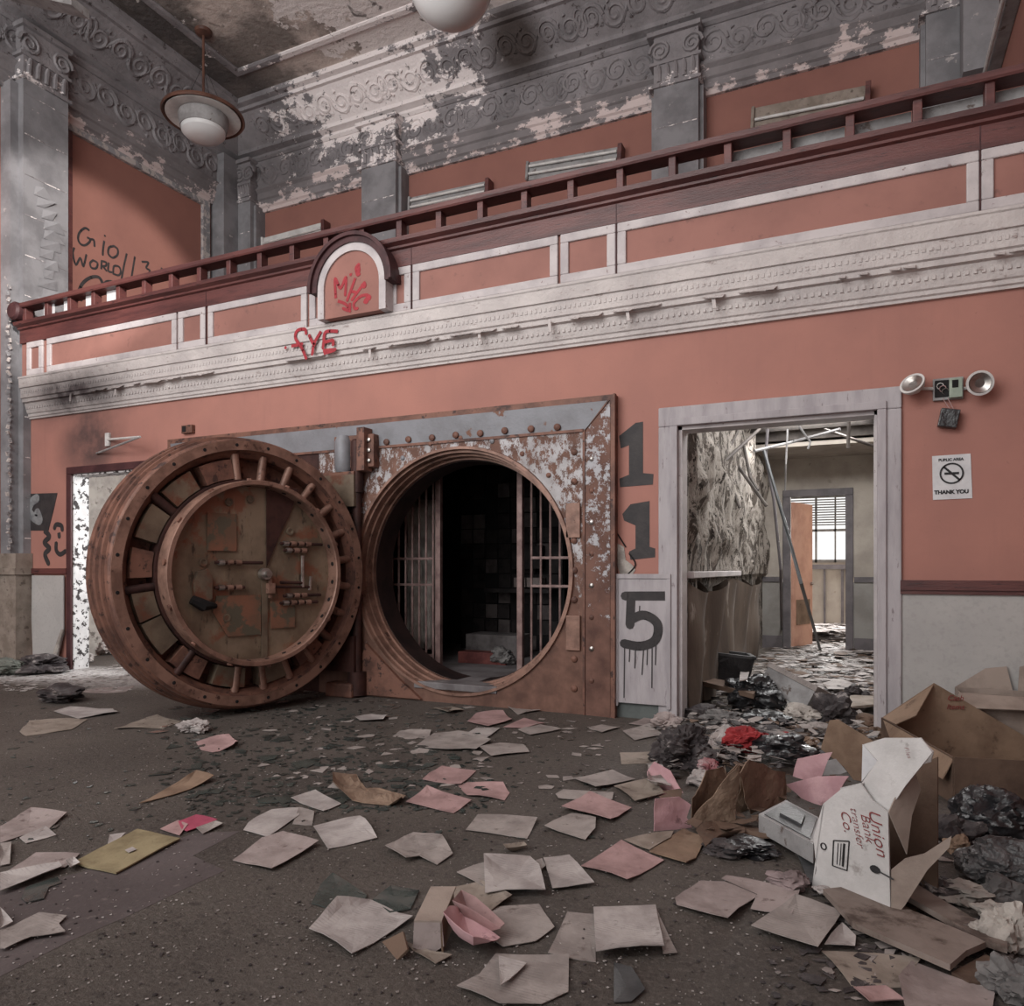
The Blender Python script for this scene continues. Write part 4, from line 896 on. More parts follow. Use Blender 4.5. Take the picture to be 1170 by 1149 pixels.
# ================================================================= graffiti
def strokes(name, lines, w, mat, proj, nrm, label, taper=False):
    m = MB(); nrm = Vector(nrm); k = 0; pts_all = []
    for ln in lines:
        pts = [proj(*q) for q in ln]; ww = w
        # smooth polyline
        if len(pts) > 2:
            sm = []
            for i in range(len(pts) - 1):
                p0, p1, p2, p3 = pts[max(0, i - 1)], pts[i], pts[i + 1], pts[min(len(pts) - 1, i + 2)]
                for q in range(5):
                    t = q / 5; sm.append(.5 * ((2 * p1) + (p2 - p0) * t + (2 * p0 - 5 * p1 + 4 * p2 - p3) * t * t + (3 * p1 - p0 - 3 * p2 + p3) * t ** 3))
            sm.append(pts[-1]); pts = sm
        for i in range(len(pts) - 1):
            a, b = pts[i], pts[i + 1]; d = b - a
            if d.length < 1e-5: continue
            s = nrm.cross(d.normalized()) * ww / 2; e = nrm * (.002 + (k % 7) * .0002); k += 1
            m.panel([a - s + e, a + s + e, b + s + e, b - s + e], .001, nrm)
            m.panel([b + nrm.cross(d.normalized()) * (ww / 2 * math.sin(t)) + d.normalized() * (ww / 2 * math.cos(t)) + e * 1.1 for t in [q * PI / 4 for q in range(8)]], .001, nrm)
    return solo(name, m, mat, label, 'graffiti')
def rows(z, ox, oy, L): return [[(ox + x / z, oy + y / z) for x, y in ln] for ln in L]
prL = lambda x, y: PX(x, y, XL + .001)
L = rows(5.85, 60, 240, [[(245, 135), (215, 120), (180, 150), (170, 190), (185, 225), (215, 235), (245, 215), (250, 195), (235, 185)], [(250, 195), (275, 200), (280, 240)],
    [(345, 205), (338, 250), (335, 298)], [(350, 168), (349, 172)], [(410, 240), (378, 250), (372, 290), (400, 318), (432, 300), (435, 262), (410, 240)]])
strokes('graffiti', L, .032, BLACKP, prL, (1, 0, 0), 'black handwritten Gio on the upper left coral wall')
L = rows(5.85, 60, 240, [[(145, 250), (135, 290), (155, 365), (185, 320), (205, 375), (225, 300)], [(270, 335), (250, 355), (260, 385), (290, 388), (300, 355), (270, 335)], [(325, 395), (328, 340)], [(328, 340), (358, 350), (355, 372), (330, 375)], [(335, 375), (360, 405)],
    [(375, 350), (372, 405), (395, 415)], [(405, 425), (410, 375), (445, 380), (455, 415), (440, 435), (405, 425)], [(495, 290), (475, 380), (455, 490)], [(550, 310), (535, 400), (520, 490)], [(595, 345), (640, 350), (625, 385), (650, 405), (625, 435), (580, 435)],
    [(640, 455), (650, 435), (680, 440), (665, 465)], [(730, 385), (715, 440)], [(700, 430), (745, 445)], [(785, 410), (795, 435)]])
strokes('graffiti', L, .03, BLACKP, prL, (1, 0, 0), 'black handwritten WORLD with slashes and a 3 on the upper left coral wall')
L = rows(5.85, 60, 240, [[(195, 605), (172, 560), (200, 490), (255, 450), (310, 450), (335, 500), (328, 560)], [(330, 520), (360, 480), (410, 485), (435, 520), (430, 560)]])
strokes('graffiti', L, .045, BLACKP, prL, (1, 0, 0), 'thick black sprayed heart outline just above the left end of the rail')
prA = lambda x, y: PY(x, y, yf - .111)
L = rows(6.5, 320, 260, [[(415, 525), (410, 380), (450, 450), (490, 370), (485, 500)], [(560, 375), (500, 540)], [(630, 405), (535, 535)], [(515, 470), (560, 480)], [(650, 500), (600, 510), (550, 560), (555, 600), (575, 600)], [(430, 545), (490, 570), (520, 620)], [(520, 560), (515, 615), (470, 600)], [(525, 340), (526, 350)], [(590, 270), (565, 300), (575, 350), (590, 345)]])
strokes('graffiti', L, .03, REDP, prA, (0, -1, 0), 'red sprayed crown-like MHC tag on the arched balcony panel')
strokes('graffiti', rows(6.5, 320, 260, [[(640, 510), (660, 520)], [(615, 410), (625, 430)], [(575, 285), (580, 320)], [(630, 535), (640, 545)]]), .06, REDP, lambda x, y: PY(x, y, yf - .1105), (0, -1, 0), 'soft red spray dabs at the tips of the crown-like tag')
prC = lambda x, y: PY(x, y, -.172)
L = rows(6.5, 320, 260, [[(40, 890), (42, 892)], [(195, 790), (185, 755), (130, 765), (115, 820), (160, 890), (195, 970)], [(85, 880), (165, 865)], [(215, 795), (240, 850), (255, 870)], [(305, 770), (255, 860), (240, 940)], [(430, 770), (340, 775), (325, 850), (320, 895)], [(335, 850), (390, 835)], [(320, 915), (410, 905)], [(395, 830), (395, 870)], [(325, 935), (405, 910)]])
strokes('graffiti', L, .034, REDP, prC, (0, -1, 0), 'red sprayed fYE on the white cornice left of the arched panel')
pr0 = lambda x, y: PY(x, y, -.001)
cr = lambda L: [[(380 + x / 2.6725, 400 + y / 2.6725) for x, y in ln] for ln in L]
def poly(pts, proj, label): solo('graffiti', MB().panel([proj(*q) for q in cr([pts])[0]], .002, Vector((0, -1, 0))), BLACKP, label, 'graffiti')
poly([(875, 262), (925, 222), (948, 218), (948, 375), (980, 378), (978, 410), (878, 418), (876, 392), (905, 380), (905, 290), (880, 300)], pr0, 'tall black stencil-like 1, topmost of the column of sprayed digits')
poly([(885, 500), (910, 470), (968, 460), (968, 600), (985, 605), (985, 632), (910, 640), (905, 615), (925, 605), (925, 535), (890, 520)], pr0, 'second black digit 1, directly above the white wainscot board')
pr5 = lambda x, y: PY(x, y, -.056)
strokes('graffiti', cr([[(1015, 750), (893, 750)], [(912, 740), (908, 838)], [(905, 825), (950, 808), (992, 835), (985, 885), (940, 903), (890, 895)]]), .075, BLACKP, pr5, (0, -1, 0), 'large black sprayed 5 on the white wainscot board')
strokes('paint_drip', cr([[(892, 905), (890, 1060)], [(950, 905), (945, 990)], [(962, 900), (960, 960)], [(976, 895), (975, 1030)], [(925, 910), (923, 970)], [(988, 880), (986, 960)], [(908, 905), (906, 950)], [(938, 780), (937, 800)]]), .009, BLACKP, pr5, (0, -1, 0), 'thin black paint drips running down from the sprayed 5')
c7 = lambda L: [[(x / 4.42, 520 + y / 4.42) for x, y in ln] for ln in L]
m = MB(); pts = [PY(*q, -.004) for q in c7([[(125, 195), (290, 190), (275, 260), (245, 380), (115, 380), (110, 240)]])[0]]
solo('graffiti', m.panel(pts, .002, Vector((0, -1, 0))), BLACKP, 'solid black sprayed flag shape on the coral wall at far left', 'graffiti')
strokes('graffiti', c7([[(190, 215), (160, 240), (150, 290), (200, 330), (190, 290)]]), .12, M('grey_spray', (130, 132, 134), (100, 100, 104), 9), lambda x, y: PY(x, y, -.008), (0, -1, 0), 'smoky grey spray smear over the black flag shape')
strokes('graffiti', c7([[(225, 380), (250, 410), (225, 440), (250, 470), (228, 500), (245, 545)]]), .07, BLACKP, pr0, (0, -1, 0), 'wavy black stem under the sprayed flag shape')
strokes('graffiti', c7([[(275, 370), (285, 350), (310, 355), (315, 375)], [(298, 390), (300, 410)], [(285, 440), (285, 480), (305, 500), (330, 485)]]), .06, BLACKP, pr0, (0, -1, 0), 'small black squiggles beside the left door frame')
# chipped plaster hole right of the vault frame
m = MB().panel([PY(*q, -.004) for q in cr([[(870, 590), (890, 600), (895, 640), (915, 655), (925, 670), (905, 700), (880, 690), (868, 650)]])[0]], .003, Vector((0, -1, 0)))
solo('plaster_chip', m, WCLOTH, 'pale patch of chipped plaster between vault frame and digit 1', 'plaster')
strokes('wall_crack', cr([[(870, 560), (895, 600)], [(905, 620), (925, 655), (895, 690)], [(868, 640), (870, 690)]]), .012, DARK, lambda x, y: PY(x, y, -.006), (0, -1, 0), 'jagged dark crack beside the chipped plaster patch')
# ================================================================= litter
def sheet(name, px, conv, mat, label, cat='paper', h=.004, curl=.012, seed=0, th=.0025, res=4, group=None, pts=None, z0=0, kind=None, amp=.004):
    """a loose sheet on the floor from its corner points"""
    pts = pts or [G(*(conv(*q) if conv else q)) for q in px]
    c = sum(pts, Vector()) / len(pts); bd = []
    n = len(pts)
    for i in range(n):
        a, b = pts[i], pts[(i + 1) % n]
        for k in range(3): bd.append(a.lerp(b, k / 3))
    N = len(bd); rings = [[c] * 1]; vs = []; fs = []
    def hz(p, t):
        w = noise.noise(Vector((p.x * 3.1 + seed, p.y * 3.1, seed * 1.7))); v = noise.noise(Vector((p.x * 9 + seed, p.y * 9, seed)))
        return z0 + h + max(0, w + .1) * curl * t * t * 2.4 + max(-h * .6, v * amp)
    top = [Vector((c.x, c.y, hz(c, 0)))]
    for j in range(1, res + 1):
        t = j / res
        for p in bd: q = c.lerp(p, t); top.append(Vector((q.x, q.y, hz(q, t))))
    nt = len(top); bot = [p - Z * th for p in top]; vs = top + bot
    for s in (0, 1):
        o = s * nt
        for i in range(N): fs.append((o, o + 1 + i, o + 1 + (i + 1) % N))
        for j in range(res - 1):
            for i in range(N): a = o + 1 + j * N; b = a + N; fs.append((a + i, a + (i + 1) % N, b + (i + 1) % N, b + i))
    a = 1 + (res - 1) * N
    for i in range(N): fs.append((a + i, a + (i + 1) % N, nt + a + (i + 1) % N, nt + a + i))
    m = MB().add(vs, fs)
    return solo(name, m, mat, label, cat, group, kind=kind)
W = 'paper'
A_ = [([(0, 610), (95, 557), (205, 568), (150, 610), (60, 635), (0, 655)], PB, 'blush torn sheet at the left picture edge, upper of the left cluster', 1),
 ([(60, 640), (140, 605), (172, 628), (80, 655)], PL, 'small pale sheet tucked under the blush sheet at the left edge', 0),
 ([(10, 755), (110, 685), (245, 688), (200, 730), (60, 752)], PB, 'blush sheet left of the manila folder, overlapping a pale strip', 1),
 ([(0, 762), (180, 728), (190, 745), (0, 813)], PL, 'pale long sheet at the left edge below the blush sheets', 2),
 ([(0, 660), (35, 655), (30, 720), (0, 725)], PG, 'little grey sheet cut by the left picture edge', 1),
 ([(745, 615), (760, 590), (830, 550), (915, 545), (915, 570), (820, 635)], PL, 'pale booklet-like sheet right of the magenta card', 1),
 ([(895, 595), (915, 545), (962, 560), (955, 598)], PG, 'small grey scrap touching the booklet-like sheet', 0),
 ([(712, 708), (800, 645), (865, 628), (975, 660), (925, 690), (832, 742)], PB, 'blush sheet with wavy edge right of the manila folder', 1),
 ([(890, 520), (965, 492), (1045, 535), (990, 558)], PL, 'pale sheet left of the crumpled brown paper', 1),
 ([(0, 930), (120, 872), (205, 880), (180, 905), (200, 935), (95, 950), (15, 985), (0, 985)], PG, 'grey ragged sheet at the lower left edge', 2),
 ([(0, 865), (40, 910), (0, 932)], PL, 'pale corner of a sheet poking in at the lower left edge', 3),
 ([(60, 315), (90, 280), (268, 274), (220, 305), (80, 325)], PT, 'flat brownish sheet far left in front of the left doorway', 0),
 ([(165, 252), (215, 240), (345, 242), (360, 255), (240, 272)], PL, 'pale long sheet on the floor left of the vault door foot', 1),
 ([(245, 187), (320, 175), (412, 172), (385, 188), (290, 195)], PB, 'narrow blush sheet beside the dark rag near the left doorway', 0),
 ([(348, 305), (400, 285), (480, 262), (555, 280), (500, 300), (400, 302)], PT, 'tan sheet below the vault door, left of the white scrap', 0),
 ([(330, 655), (335, 632), (385, 625), (350, 655)], PL, 'tiny pale sheet behind the manila folder', 0),
 ([(200, 725), (225, 712), (245, 730), (215, 745)], PL, 'tiny pale scrap at the left tip of the manila folder', 3),
 ([(490, 612), (545, 585), (575, 600), (550, 632)], PP, 'pale pink scrap left of the magenta card', 1),
 ([(600, 612), (660, 592), (682, 600), (620, 628)], PG, 'grey scrap under the right end of the magenta card', 0)]
for i, (p, m_, lab, k) in enumerate(A_): sheet('paper_sheet', p, cA, m_, lab, h=.004 + .004 * k, seed=i * 3.7 + 1)
sheet('manila_folder', [(225, 722), (420, 615), (552, 645), (355, 750)], cA, OLF, 'olive manila folder lying on the floor at lower left', 'folder', h=.012, curl=.006, seed=3, th=.006)
mf = [G(*cA(*q), .0165) for q in ((382, 672), (405, 662), (418, 670), (394, 680))]; solo('folder_label', MB().panel(mf, .001, Z), PL, 'small white label on the olive manila folder', 'label')
sheet('card', [(545, 590), (600, 570), (665, 588), (572, 620), (555, 612)], cA, MAG, 'bright magenta card behind the manila folder', 'card', h=.01, seed=8)
sheet('cardboard_strip', [(425, 535), (520, 485), (600, 452), (655, 462), (545, 503)], cA, CARD, 'long brown cardboard strip on the floor in front of the vault door', 'cardboard', h=.01, curl=.03, seed=9, th=.004)
sheet('round_flyer', [(600, 345), (640, 332), (700, 332), (728, 345), (715, 365), (650, 375), (615, 368)], cA, PP, 'pinkish oval flyer on the floor below the vault door', 'flyer', h=.006, curl=.03, seed=12)
sheet('glass_shard', [(65, 825), (80, 790), (175, 757), (190, 775), (150, 790), (135, 825), (80, 838)], cA, GLS, 'curved greenish glass shard at the left below the pale strip', 'glass', h=.006, curl=.002, seed=2, th=.005)
B_ = [([(300, 330), (365, 283), (480, 297), (430, 345)], PP, 'pink sheet, farthest of the three pink sheets left of centre', 1),
 ([(420, 345), (450, 335), (570, 342), (592, 370), (575, 395), (450, 380)], PP, 'pink torn sheet, rightmost of the three pink sheets left of centre', 0),
 ([(245, 405), (315, 357), (465, 400), (405, 438)], PP, 'pink sheet, nearest of the three pink sheets left of centre', 1),
 ([(445, 495), (485, 445), (560, 448), (685, 462), (650, 524)], PG, 'grey sheet alone in the middle of the floor', 1),
 ([(175, 565), (270, 503), (365, 525), (402, 578), (350, 612), (290, 590), (245, 602)], PG, 'grey sheet with a bitten lower edge left of centre', 1),
 ([(415, 640), (560, 585), (590, 600), (560, 690), (505, 690)], PG, 'grey sheet mostly under the pale square sheet near centre', 1),
 ([(505, 605), (660, 602), (690, 640), (712, 718), (510, 718)], PL, 'pale square sheet near the centre of the foreground', 3),
 ([(705, 590), (790, 578), (875, 683), (735, 700)], PL, 'pale folded sheet right of the pale square sheet', 1),
 ([(675, 605), (700, 600), (712, 625), (690, 640)], PG, 'small grey scrap between the square and folded sheets', 0),
 ([(830, 618), (965, 540), (1108, 598), (985, 672)], PP, 'large dusky pink sheet in the right foreground', 1),
 ([(570, 558), (640, 548), (650, 562), (580, 573)], PT, 'small tan slip above the pale square sheet', 0),
 ([(765, 428), (860, 378), (1000, 425), (930, 472)], PP, 'pink sheet resting on a grey one right of centre', 3),
 ([(708, 490), (800, 440), (880, 455), (878, 500), (845, 530)], PG, 'grey sheet under the near corner of the pink sheet right of centre', 1),
 ([(745, 375), (770, 360), (940, 370), (935, 400), (870, 395), (755, 390)], PG, 'grey strip of paper behind the pink sheet right of centre', 1),
 ([(805, 325), (935, 293), (1012, 330), (880, 362)], PG, 'grey sheet behind the grey strip, pointing toward the doorway', 1),
 ([(940, 350), (1060, 330), (1110, 380), (1010, 405)], PT, 'tan sheet at the left foot of the rubbish heap', 0),
 ([(490, 225), (560, 205), (640, 210), (658, 235), (530, 250)], PG, 'grey sheet, nearest of the cluster in front of the vault', 2),
 ([(275, 215), (340, 170), (420, 165), (530, 200), (480, 232), (380, 230)], PG, 'largest grey sheet of the cluster in front of the vault', 1),
 ([(430, 180), (480, 150), (560, 155), (510, 193)], PL, 'pale sheet at the back of the cluster in front of the vault', 0),
 ([(200, 180), (225, 162), (330, 165), (320, 187)], PG, 'leftmost grey sheet of the cluster in front of the vault', 0),
 ([(620, 160), (680, 140), (765, 160), (660, 178)], PG, 'grey sheet in front of the right part of the vault frame', 2),
 ([(450, 135), (480, 105), (570, 100), (600, 130), (520, 150)], PP, 'pinkish sheet in front of the vault threshold', 1),
 ([(570, 150), (640, 120), (710, 140), (640, 155)], PP, 'pink sheet under the vault frame, right of the threshold', 1),
 ([(570, 75), (620, 80), (695, 95), (620, 108)], PG, 'grey sheet lying along the foot of the vault frame', 0),
 ([(340, 85), (400, 80), (440, 95), (385, 108)], PT, 'tan sheet just in front of the vault threshold', 0),
 ([(75, 120), (130, 108), (185, 115), (170, 130), (90, 132)], PL, 'pale sheet in front of the crane hinge foot', 0),
 ([(720, 915), (785, 768), (875, 775), (880, 935)], PG, 'grey sheet under the stack at the bottom right of centre', 0),
 ([(1080, 762), (1095, 790), (1152, 910), (1105, 918)], PG, 'grey sliver of paper right of the stack at the bottom', 1),
 ([(872, 765), (1080, 758), (1108, 920), (880, 930)], PL, 'pale sheet on top of the stack at the bottom right of centre', 4),
 ([(545, 912), (790, 925), (788, 1040), (700, 1079), (560, 1090), (415, 1030), (490, 980)], PG, 'largest grey ragged sheet at the bottom edge of the picture', 1),
 ([(470, 800), (545, 755), (690, 745), (742, 825), (680, 870), (570, 888), (490, 830)], PG, 'grey sheet right of the small fallen carton', 1),
 ([(385, 690), (500, 670), (600, 730), (500, 790), (400, 780), (390, 740)], PT, 'tan crumpled sheet between carton and pale square sheet', 0),
 ([(960, 240), (1060, 238), (1065, 270), (965, 272)], PT, 'tan sheet beside the dark rags left of the heap', 0),
 ([(975, 535), (1140, 500), (1130, 530), (1060, 565)], PT, 'tan sheet behind the large dusky pink sheet', 0),
 ([(970, 165), (1060, 145), (1110, 175), (1010, 195)], PG, 'grey sheet below the white wainscot board', 0),
 ([(990, 140), (1080, 105), (1140, 120), (1090, 150)], PB, 'blush sheet at the foot of the door casing', 1),
 ([(850, 150), (900, 140), (960, 152), (900, 170)], PG, 'small grey sheet in front of the right corner of the vault frame', 0)]
for i, (p, m_, lab, k) in enumerate(B_): sheet('paper_sheet', p, cB, m_, lab, h=.004 + .004 * k, seed=i * 2.3 + 50, curl=.016)
sheet('paper_flap', [(555, 935), (650, 955), (560, 1050)], cB, PL, 'folded pale triangle on the largest ragged sheet', 'paper', h=.022, seed=5)
sheet('paper_sheet', [(353, 1067), (385, 1040), (424, 1030), (472, 1052), (402, 1095)], None, PL, 'pale sheet left of the small fallen carton', h=.008, curl=.04, seed=21)
sheet('paper_sheet', [(358, 944), (411, 934), (431, 959), (375, 971)], None, PL, 'pale sheet below the crumpled brown paper', h=.006, curl=.02, seed=23)
sheet('crumpled_paper', [(0, 345), (80, 320), (110, 355), (245, 385), (230, 418), (100, 405), (0, 400)], cB, KRAFT, 'crumpled brown paper on the floor left of the three pink sheets', h=.02, curl=.12, seed=31, res=9, amp=.05)
sheet('glass_shard', [(135, 730), (195, 685), (290, 700), (260, 760), (190, 775)], cB, GLS, 'dark green glass shard behind the small fallen carton', 'glass', h=.006, curl=.004, seed=2, th=.005)
sheet('glass_shard', [(0, 640), (50, 670), (115, 715), (100, 745), (0, 762), (-70, 740), (-40, 680)], cB, GLS, 'broad greenish glass pane lying left of the dark green shard', 'glass', h=.005, curl=.002, seed=3, th=.004)
sheet('dark_tile', [(940, 945), (1000, 960), (1045, 1035), (1000, 1072), (940, 1075)], cB, GPLAS, 'dark greyish card at the bottom edge right of centre', 'card', h=.006, curl=.006, seed=4)
C_ = [([(85, 790), (165, 728), (240, 735), (345, 775), (250, 865), (90, 810)], PB, 'blush sheet, leftmost of the three in front of the white carton', 1),
 ([(230, 725), (245, 718), (475, 765), (450, 845), (320, 820), (345, 775)], PB, 'blush sheet with a brown stain touching the white carton', 2),
 ([(322, 885), (460, 800), (605, 840), (530, 960)], PG, 'grey sheet, nearest of the three in front of the white carton', 3),
 ([(550, 940), (605, 870), (648, 912), (645, 943)], PL, 'pale corner of paper beside the weathered board', 1),
 ([(540, 945), (700, 950), (850, 975), (800, 1060), (640, 1060)], PT, 'tan sheet under the lower end of the weathered board', 0),
 ([(820, 985), (1080, 1080), (1070, 1140), (800, 1140), (780, 1050)], PB, 'pale blush sheet at the bottom right under the boards', 2),
 ([(640, 1060), (740, 1065), (800, 1120), (690, 1130)], PP, 'small pink sheet at the bottom edge near the boards', 1)]
for i, (p, m_, lab, k) in enumerate(C_): sheet('paper_sheet', p, cC, m_, lab, h=.004 + .004 * k, seed=i * 1.9 + 90, curl=.016)
sheet('flat_cardboard', [(5, 640), (110, 570), (180, 600), (150, 660), (120, 680)], cC, CARD, 'flat brown cardboard piece left of the kraft bags', 'cardboard', h=.012, curl=.01, seed=7, th=.005)
sheet('flat_cardboard', [(150, 610), (200, 560), (330, 570), (420, 620), (300, 600), (180, 640)], cC, CARDD, 'dark brown cardboard under the kraft bags', 'cardboard', h=.02, curl=.03, seed=8, th=.005)
# exposed vinyl strip on the floor at lower left
sheet('vinyl_sheet', [(0, 1060), (0, 800), (250, 740), (600, 620), (735, 615), (590, 690), (690, 735), (600, 775), (380, 880), (215, 950)], cA, MAT, 'worn purplish vinyl patch showing through the dirt at lower left', 'vinyl', h=.001, curl=0, seed=1, amp=0, th=.001)
# boards
def board(label, pts, mat=WOOD, th=.02, z=0):
    q = [G(*cC(*p)) + Z * z for p in pts]; return solo('wood_board', MB().panel(q, th, Z), mat, label, 'board')
board('wide weathered board running from under the white carton to the bottom right', [(545, 790), (640, 780), (1055, 960), (990, 990), (940, 1035), (640, 900)], z=.03)
board('second weathered board behind the wide one at lower right', [(760, 790), (830, 775), (1118, 955), (1118, 985), (1050, 962)], z=.035)
board('short dark brown board end poking out at the bottom right corner', [(945, 1025), (1050, 970), (1120, 1000), (1090, 1060), (1000, 1055)], CARDD, .012, .006)
board('long brown plank lying across the rubbish below the black bag', [(100, 150), (125, 140), (340, 190), (330, 218)], CARDD, .04, .16)
# ---------------------------------------------------------------- crumpled lumps
def lump(name, c, r, mat, label, cat, seed, amp=.35, sub=4, freq=2.2, rz=0, floor=True):
    bm = bmesh.new(); bmesh.ops.create_icosphere(bm, subdivisions=sub, radius=1); vs = []
    for v in bm.verts:
        p = v.co; n1 = noise.noise(p * 1.2 + Vector((seed, 0, 0))); w_ = Vector((noise.noise(p * 1.5 + Vector((seed, 5, 0))), noise.noise(p * 1.5 + Vector((9, seed, 0))), 0)) * .9
        n2 = abs(noise.noise((p + w_) * freq + Vector((0, seed, 0)))); n3 = abs(noise.noise((p + w_ * 1.5) * freq * 2.6 + Vector((0, 0, seed))))
        q = p * (1 + amp * 1.3 * n1 + amp * 1.1 * (.22 - n2) + amp * .42 * (.2 - n3))
        q = Vector((q.x * r[0], q.y * r[1], q.z * r[2])); q.rotate(Matrix.Rotation(rz, 3, 'Z')); q = q + Vector(c)
        if floor: q.z = max(q.z, .004 + .0 * n1)
        vs.append(q)
    fs = [tuple(v.index for v in f.verts) for f in bm.faces]; bm.free()
    return solo(name, MB().add(vs, fs), mat, label, cat, smooth=True)
def L(cx, cy, w, hgt, conv=cC, lift=0.0):
    """floor contact pixel -> centre and radii from pixel width/height of the lump"""
    b = G(*conv(cx, cy)); s = 851 / ((b - CAM).y * CY_ - (b - CAM).x * SY); k = {cC: 2.721, cA: 2.678, cB: 2.925}[conv]
    return b + Z * (hgt / k / s * .42 + lift), (w / k / s / 2, w / k / s / 2 * .8, hgt / k / s / 2)
def LL(name, cx, cy, w, h, mat, label, cat, seed, conv=cC, amp=.35, sub=4, rz=0, lift=0.0, **k):
    c, r = L(cx, cy, w, h, conv, lift); return lump(name, c, r, mat, label, cat, seed, amp, sub, rz=rz, **k)
LL('black_bag', 330, 195, 165, 105, BPLAS, 'crumpled black plastic bag in the doorway beside the grey box', 'bag', 3, sub=5, lift=.03)
LL('plastic_bag', 1095, 600, 250, 170, BPLAS, 'upper smoky black plastic bag at the right picture edge', 'bag', 6, sub=5, amp=.28)
LL('plastic_bag', 1105, 735, 230, 150, DPLAS, 'lower smoky grey plastic bag at the right picture edge', 'bag', 8, sub=5, amp=.28)
LL('cloth_bundle', 1100, 790, 120, 90, GCLOTH, 'pale grey cloth spilling from the plastic bag at the right edge', 'cloth', 9)
LL('cloth_bundle', 1120, 940, 120, 150, WCLOTH, 'beige cloth bundle at the lower right edge', 'cloth', 11, amp=.5)
LL('cloth_bundle', 1140, 1090, 170, 130, GCLOTH, 'grey draped cloth in the bottom right corner', 'cloth', 12, amp=.5)
LL('cloth_bundle', 1035, 920, 90, 70, WCLOTH, 'small pale crumpled cloth on the second board', 'cloth', 13)
LL('cloth_bundle', 960, 780, 170, 60, WCLOTH, 'twisted pale rag behind the second board', 'cloth', 14, amp=.6)
LL('red_garment', 300, 335, 125, 68, REDC, 'bright red crumpled garment on the heap', 'garment', 4, amp=.4, lift=.05, rz=.3, sub=5)
LL('black_garment', 430, 360, 165, 70, BPLAS, 'glossy black crumpled jacket right of the red garment', 'garment', 7, amp=.45, lift=.05)
LL('rag_pile', 105, 370, 160, 125, RAG, 'tangled dark rags left of the red garment', 'rags', 15, amp=.55, sub=5)
LL('dark_garment', 370, 250, 150, 55, BPLAS, 'flat black garment in front of the doorway bag', 'garment', 16, amp=.5)
LL('grey_garment', 240, 245, 130, 55, GCLOTH, 'grey-black garment left of the flat black one', 'garment', 17, amp=.5)
LL('dark_garment', 170, 225, 100, 50, RAG, 'dark folded garment at the foot of the door casing', 'garment', 18, amp=.4)
LL('plastic_wrap', 470, 240, 120, 60, WCLOTH, 'crumpled pale plastic wrap below the grey box', 'wrap', 19, amp=.45)
LL('rag_pile', 575, 245, 110, 100, RAG, 'dark and pale rags right of the plastic wrap', 'rags', 20, amp=.6)
LL('dark_garment', 655, 165, 70, 45, RAG, 'dark clothing lump at the right foot of the doorway', 'garment', 21, amp=.5)
LL('brown_cushion', 665, 245, 90, 45, CARDD, 'rounded brown cushion left of the large open box', 'cushion', 22, amp=.2)
LL('grey_cushion', 530, 280, 90, 50, PG, 'pale grey cushion left of the cardboard flap', 'cushion', 23, amp=.2)
LL('black_debris', 185, 218, 135, 50, RAG, 'scrunched black rag on the floor near the left doorway', 'rag', 24, conv=cA, amp=.55)
LL('paper_wad', 590, 310, 90, 36, PL, 'crumpled white paper wad below the vault door', 'paper', 25, conv=cA, amp=.6)
LL('red_scarf', 190, 395, 60, 50, M('crimson_cloth', (150, 52, 62), (176, 150, 150), 9), 'crimson and white scarf below the dark rags', 'scarf', 26, amp=.5)
LL('white_bag', 170, 430, 70, 50, PL, 'small white carrier bag below the crimson scarf', 'bag', 27, amp=.5)
LL('rag_pile', 960, 620, 120, 110, RAG, 'dark rags wedged between the white carton and plastic bags', 'rags', 28, amp=.5)
for i, (cx, cy, w_, h_, m_, nm, lab, ct) in enumerate(((250, 285, 90, 35, PL, 'crumpled_paper', 'crumpled pale paper just behind the red garment', 'paper'), (350, 285, 110, 35, RAG, 'rag_pile', 'dark rags between the red garment and the flat black one', 'rags'),
    (480, 315, 90, 40, KRAFT, 'crumpled_paper', 'crumpled brown paper behind the glossy black jacket', 'paper'), (130, 300, 110, 60, RAG, 'rag_pile', 'dark rags below the foot of the left door casing', 'rags'), (60, 255, 90, 50, PB, 'crumpled_paper', 'crumpled blush paper in front of the wainscot board', 'paper'),
    (620, 300, 100, 40, CARDP, 'crumpled_paper', 'crumpled pale brown paper beside the standing cardboard flap', 'paper'), (240, 640, 120, 40, RAG, 'rag_pile', 'thin dark rags under the kraft bags', 'rags'), (900, 770, 130, 60, RAG, 'rag_pile', 'dark rags just behind the second board', 'rags'),
    (1085, 850, 110, 60, WCLOTH, 'cloth_bundle', 'beige cloth lump between plastic bag and corner cloth', 'cloth'), (215, 350, 60, 40, WCLOTH, 'cloth_bundle', 'small pale cloth tucked left of the red garment', 'cloth'), (520, 350, 60, 35, RAG, 'rag_pile', 'small dark rag right of the glossy black jacket', 'rags'),
    (700, 285, 80, 45, CARDD, 'crumpled_paper', 'dark brown crumpled paper left of the large open box', 'paper'), (430, 290, 80, 30, REDC, 'red_cloth', 'small red cloth end behind the glossy black jacket', 'cloth'), (60, 330, 70, 35, KRAFT, 'crumpled_paper', 'crumpled brown paper left of the tangled dark rags', 'paper'))):
    LL(nm, cx, cy, w_, h_, m_, lab, ct, 60 + i, amp=.5)
LL('kraft_ball', 960, 640, 70, 60, CARD, 'crumpled brown paper in the mouth of the white carton', 'paper', 29, amp=.5)
LL('waste_bag', 560, 770, 0.1 + 70, 30, PL, 'tiny crumpled white plastic by the carton foot', 'plastic', 30, amp=.5)
LL('pinkish_rag', 440, 745, 100, 55, M('pink_grey_rag', (150, 128, 128), (110, 90, 90), 9), 'pinkish crumpled rag left of the white carton', 'rag', 33, amp=.6)
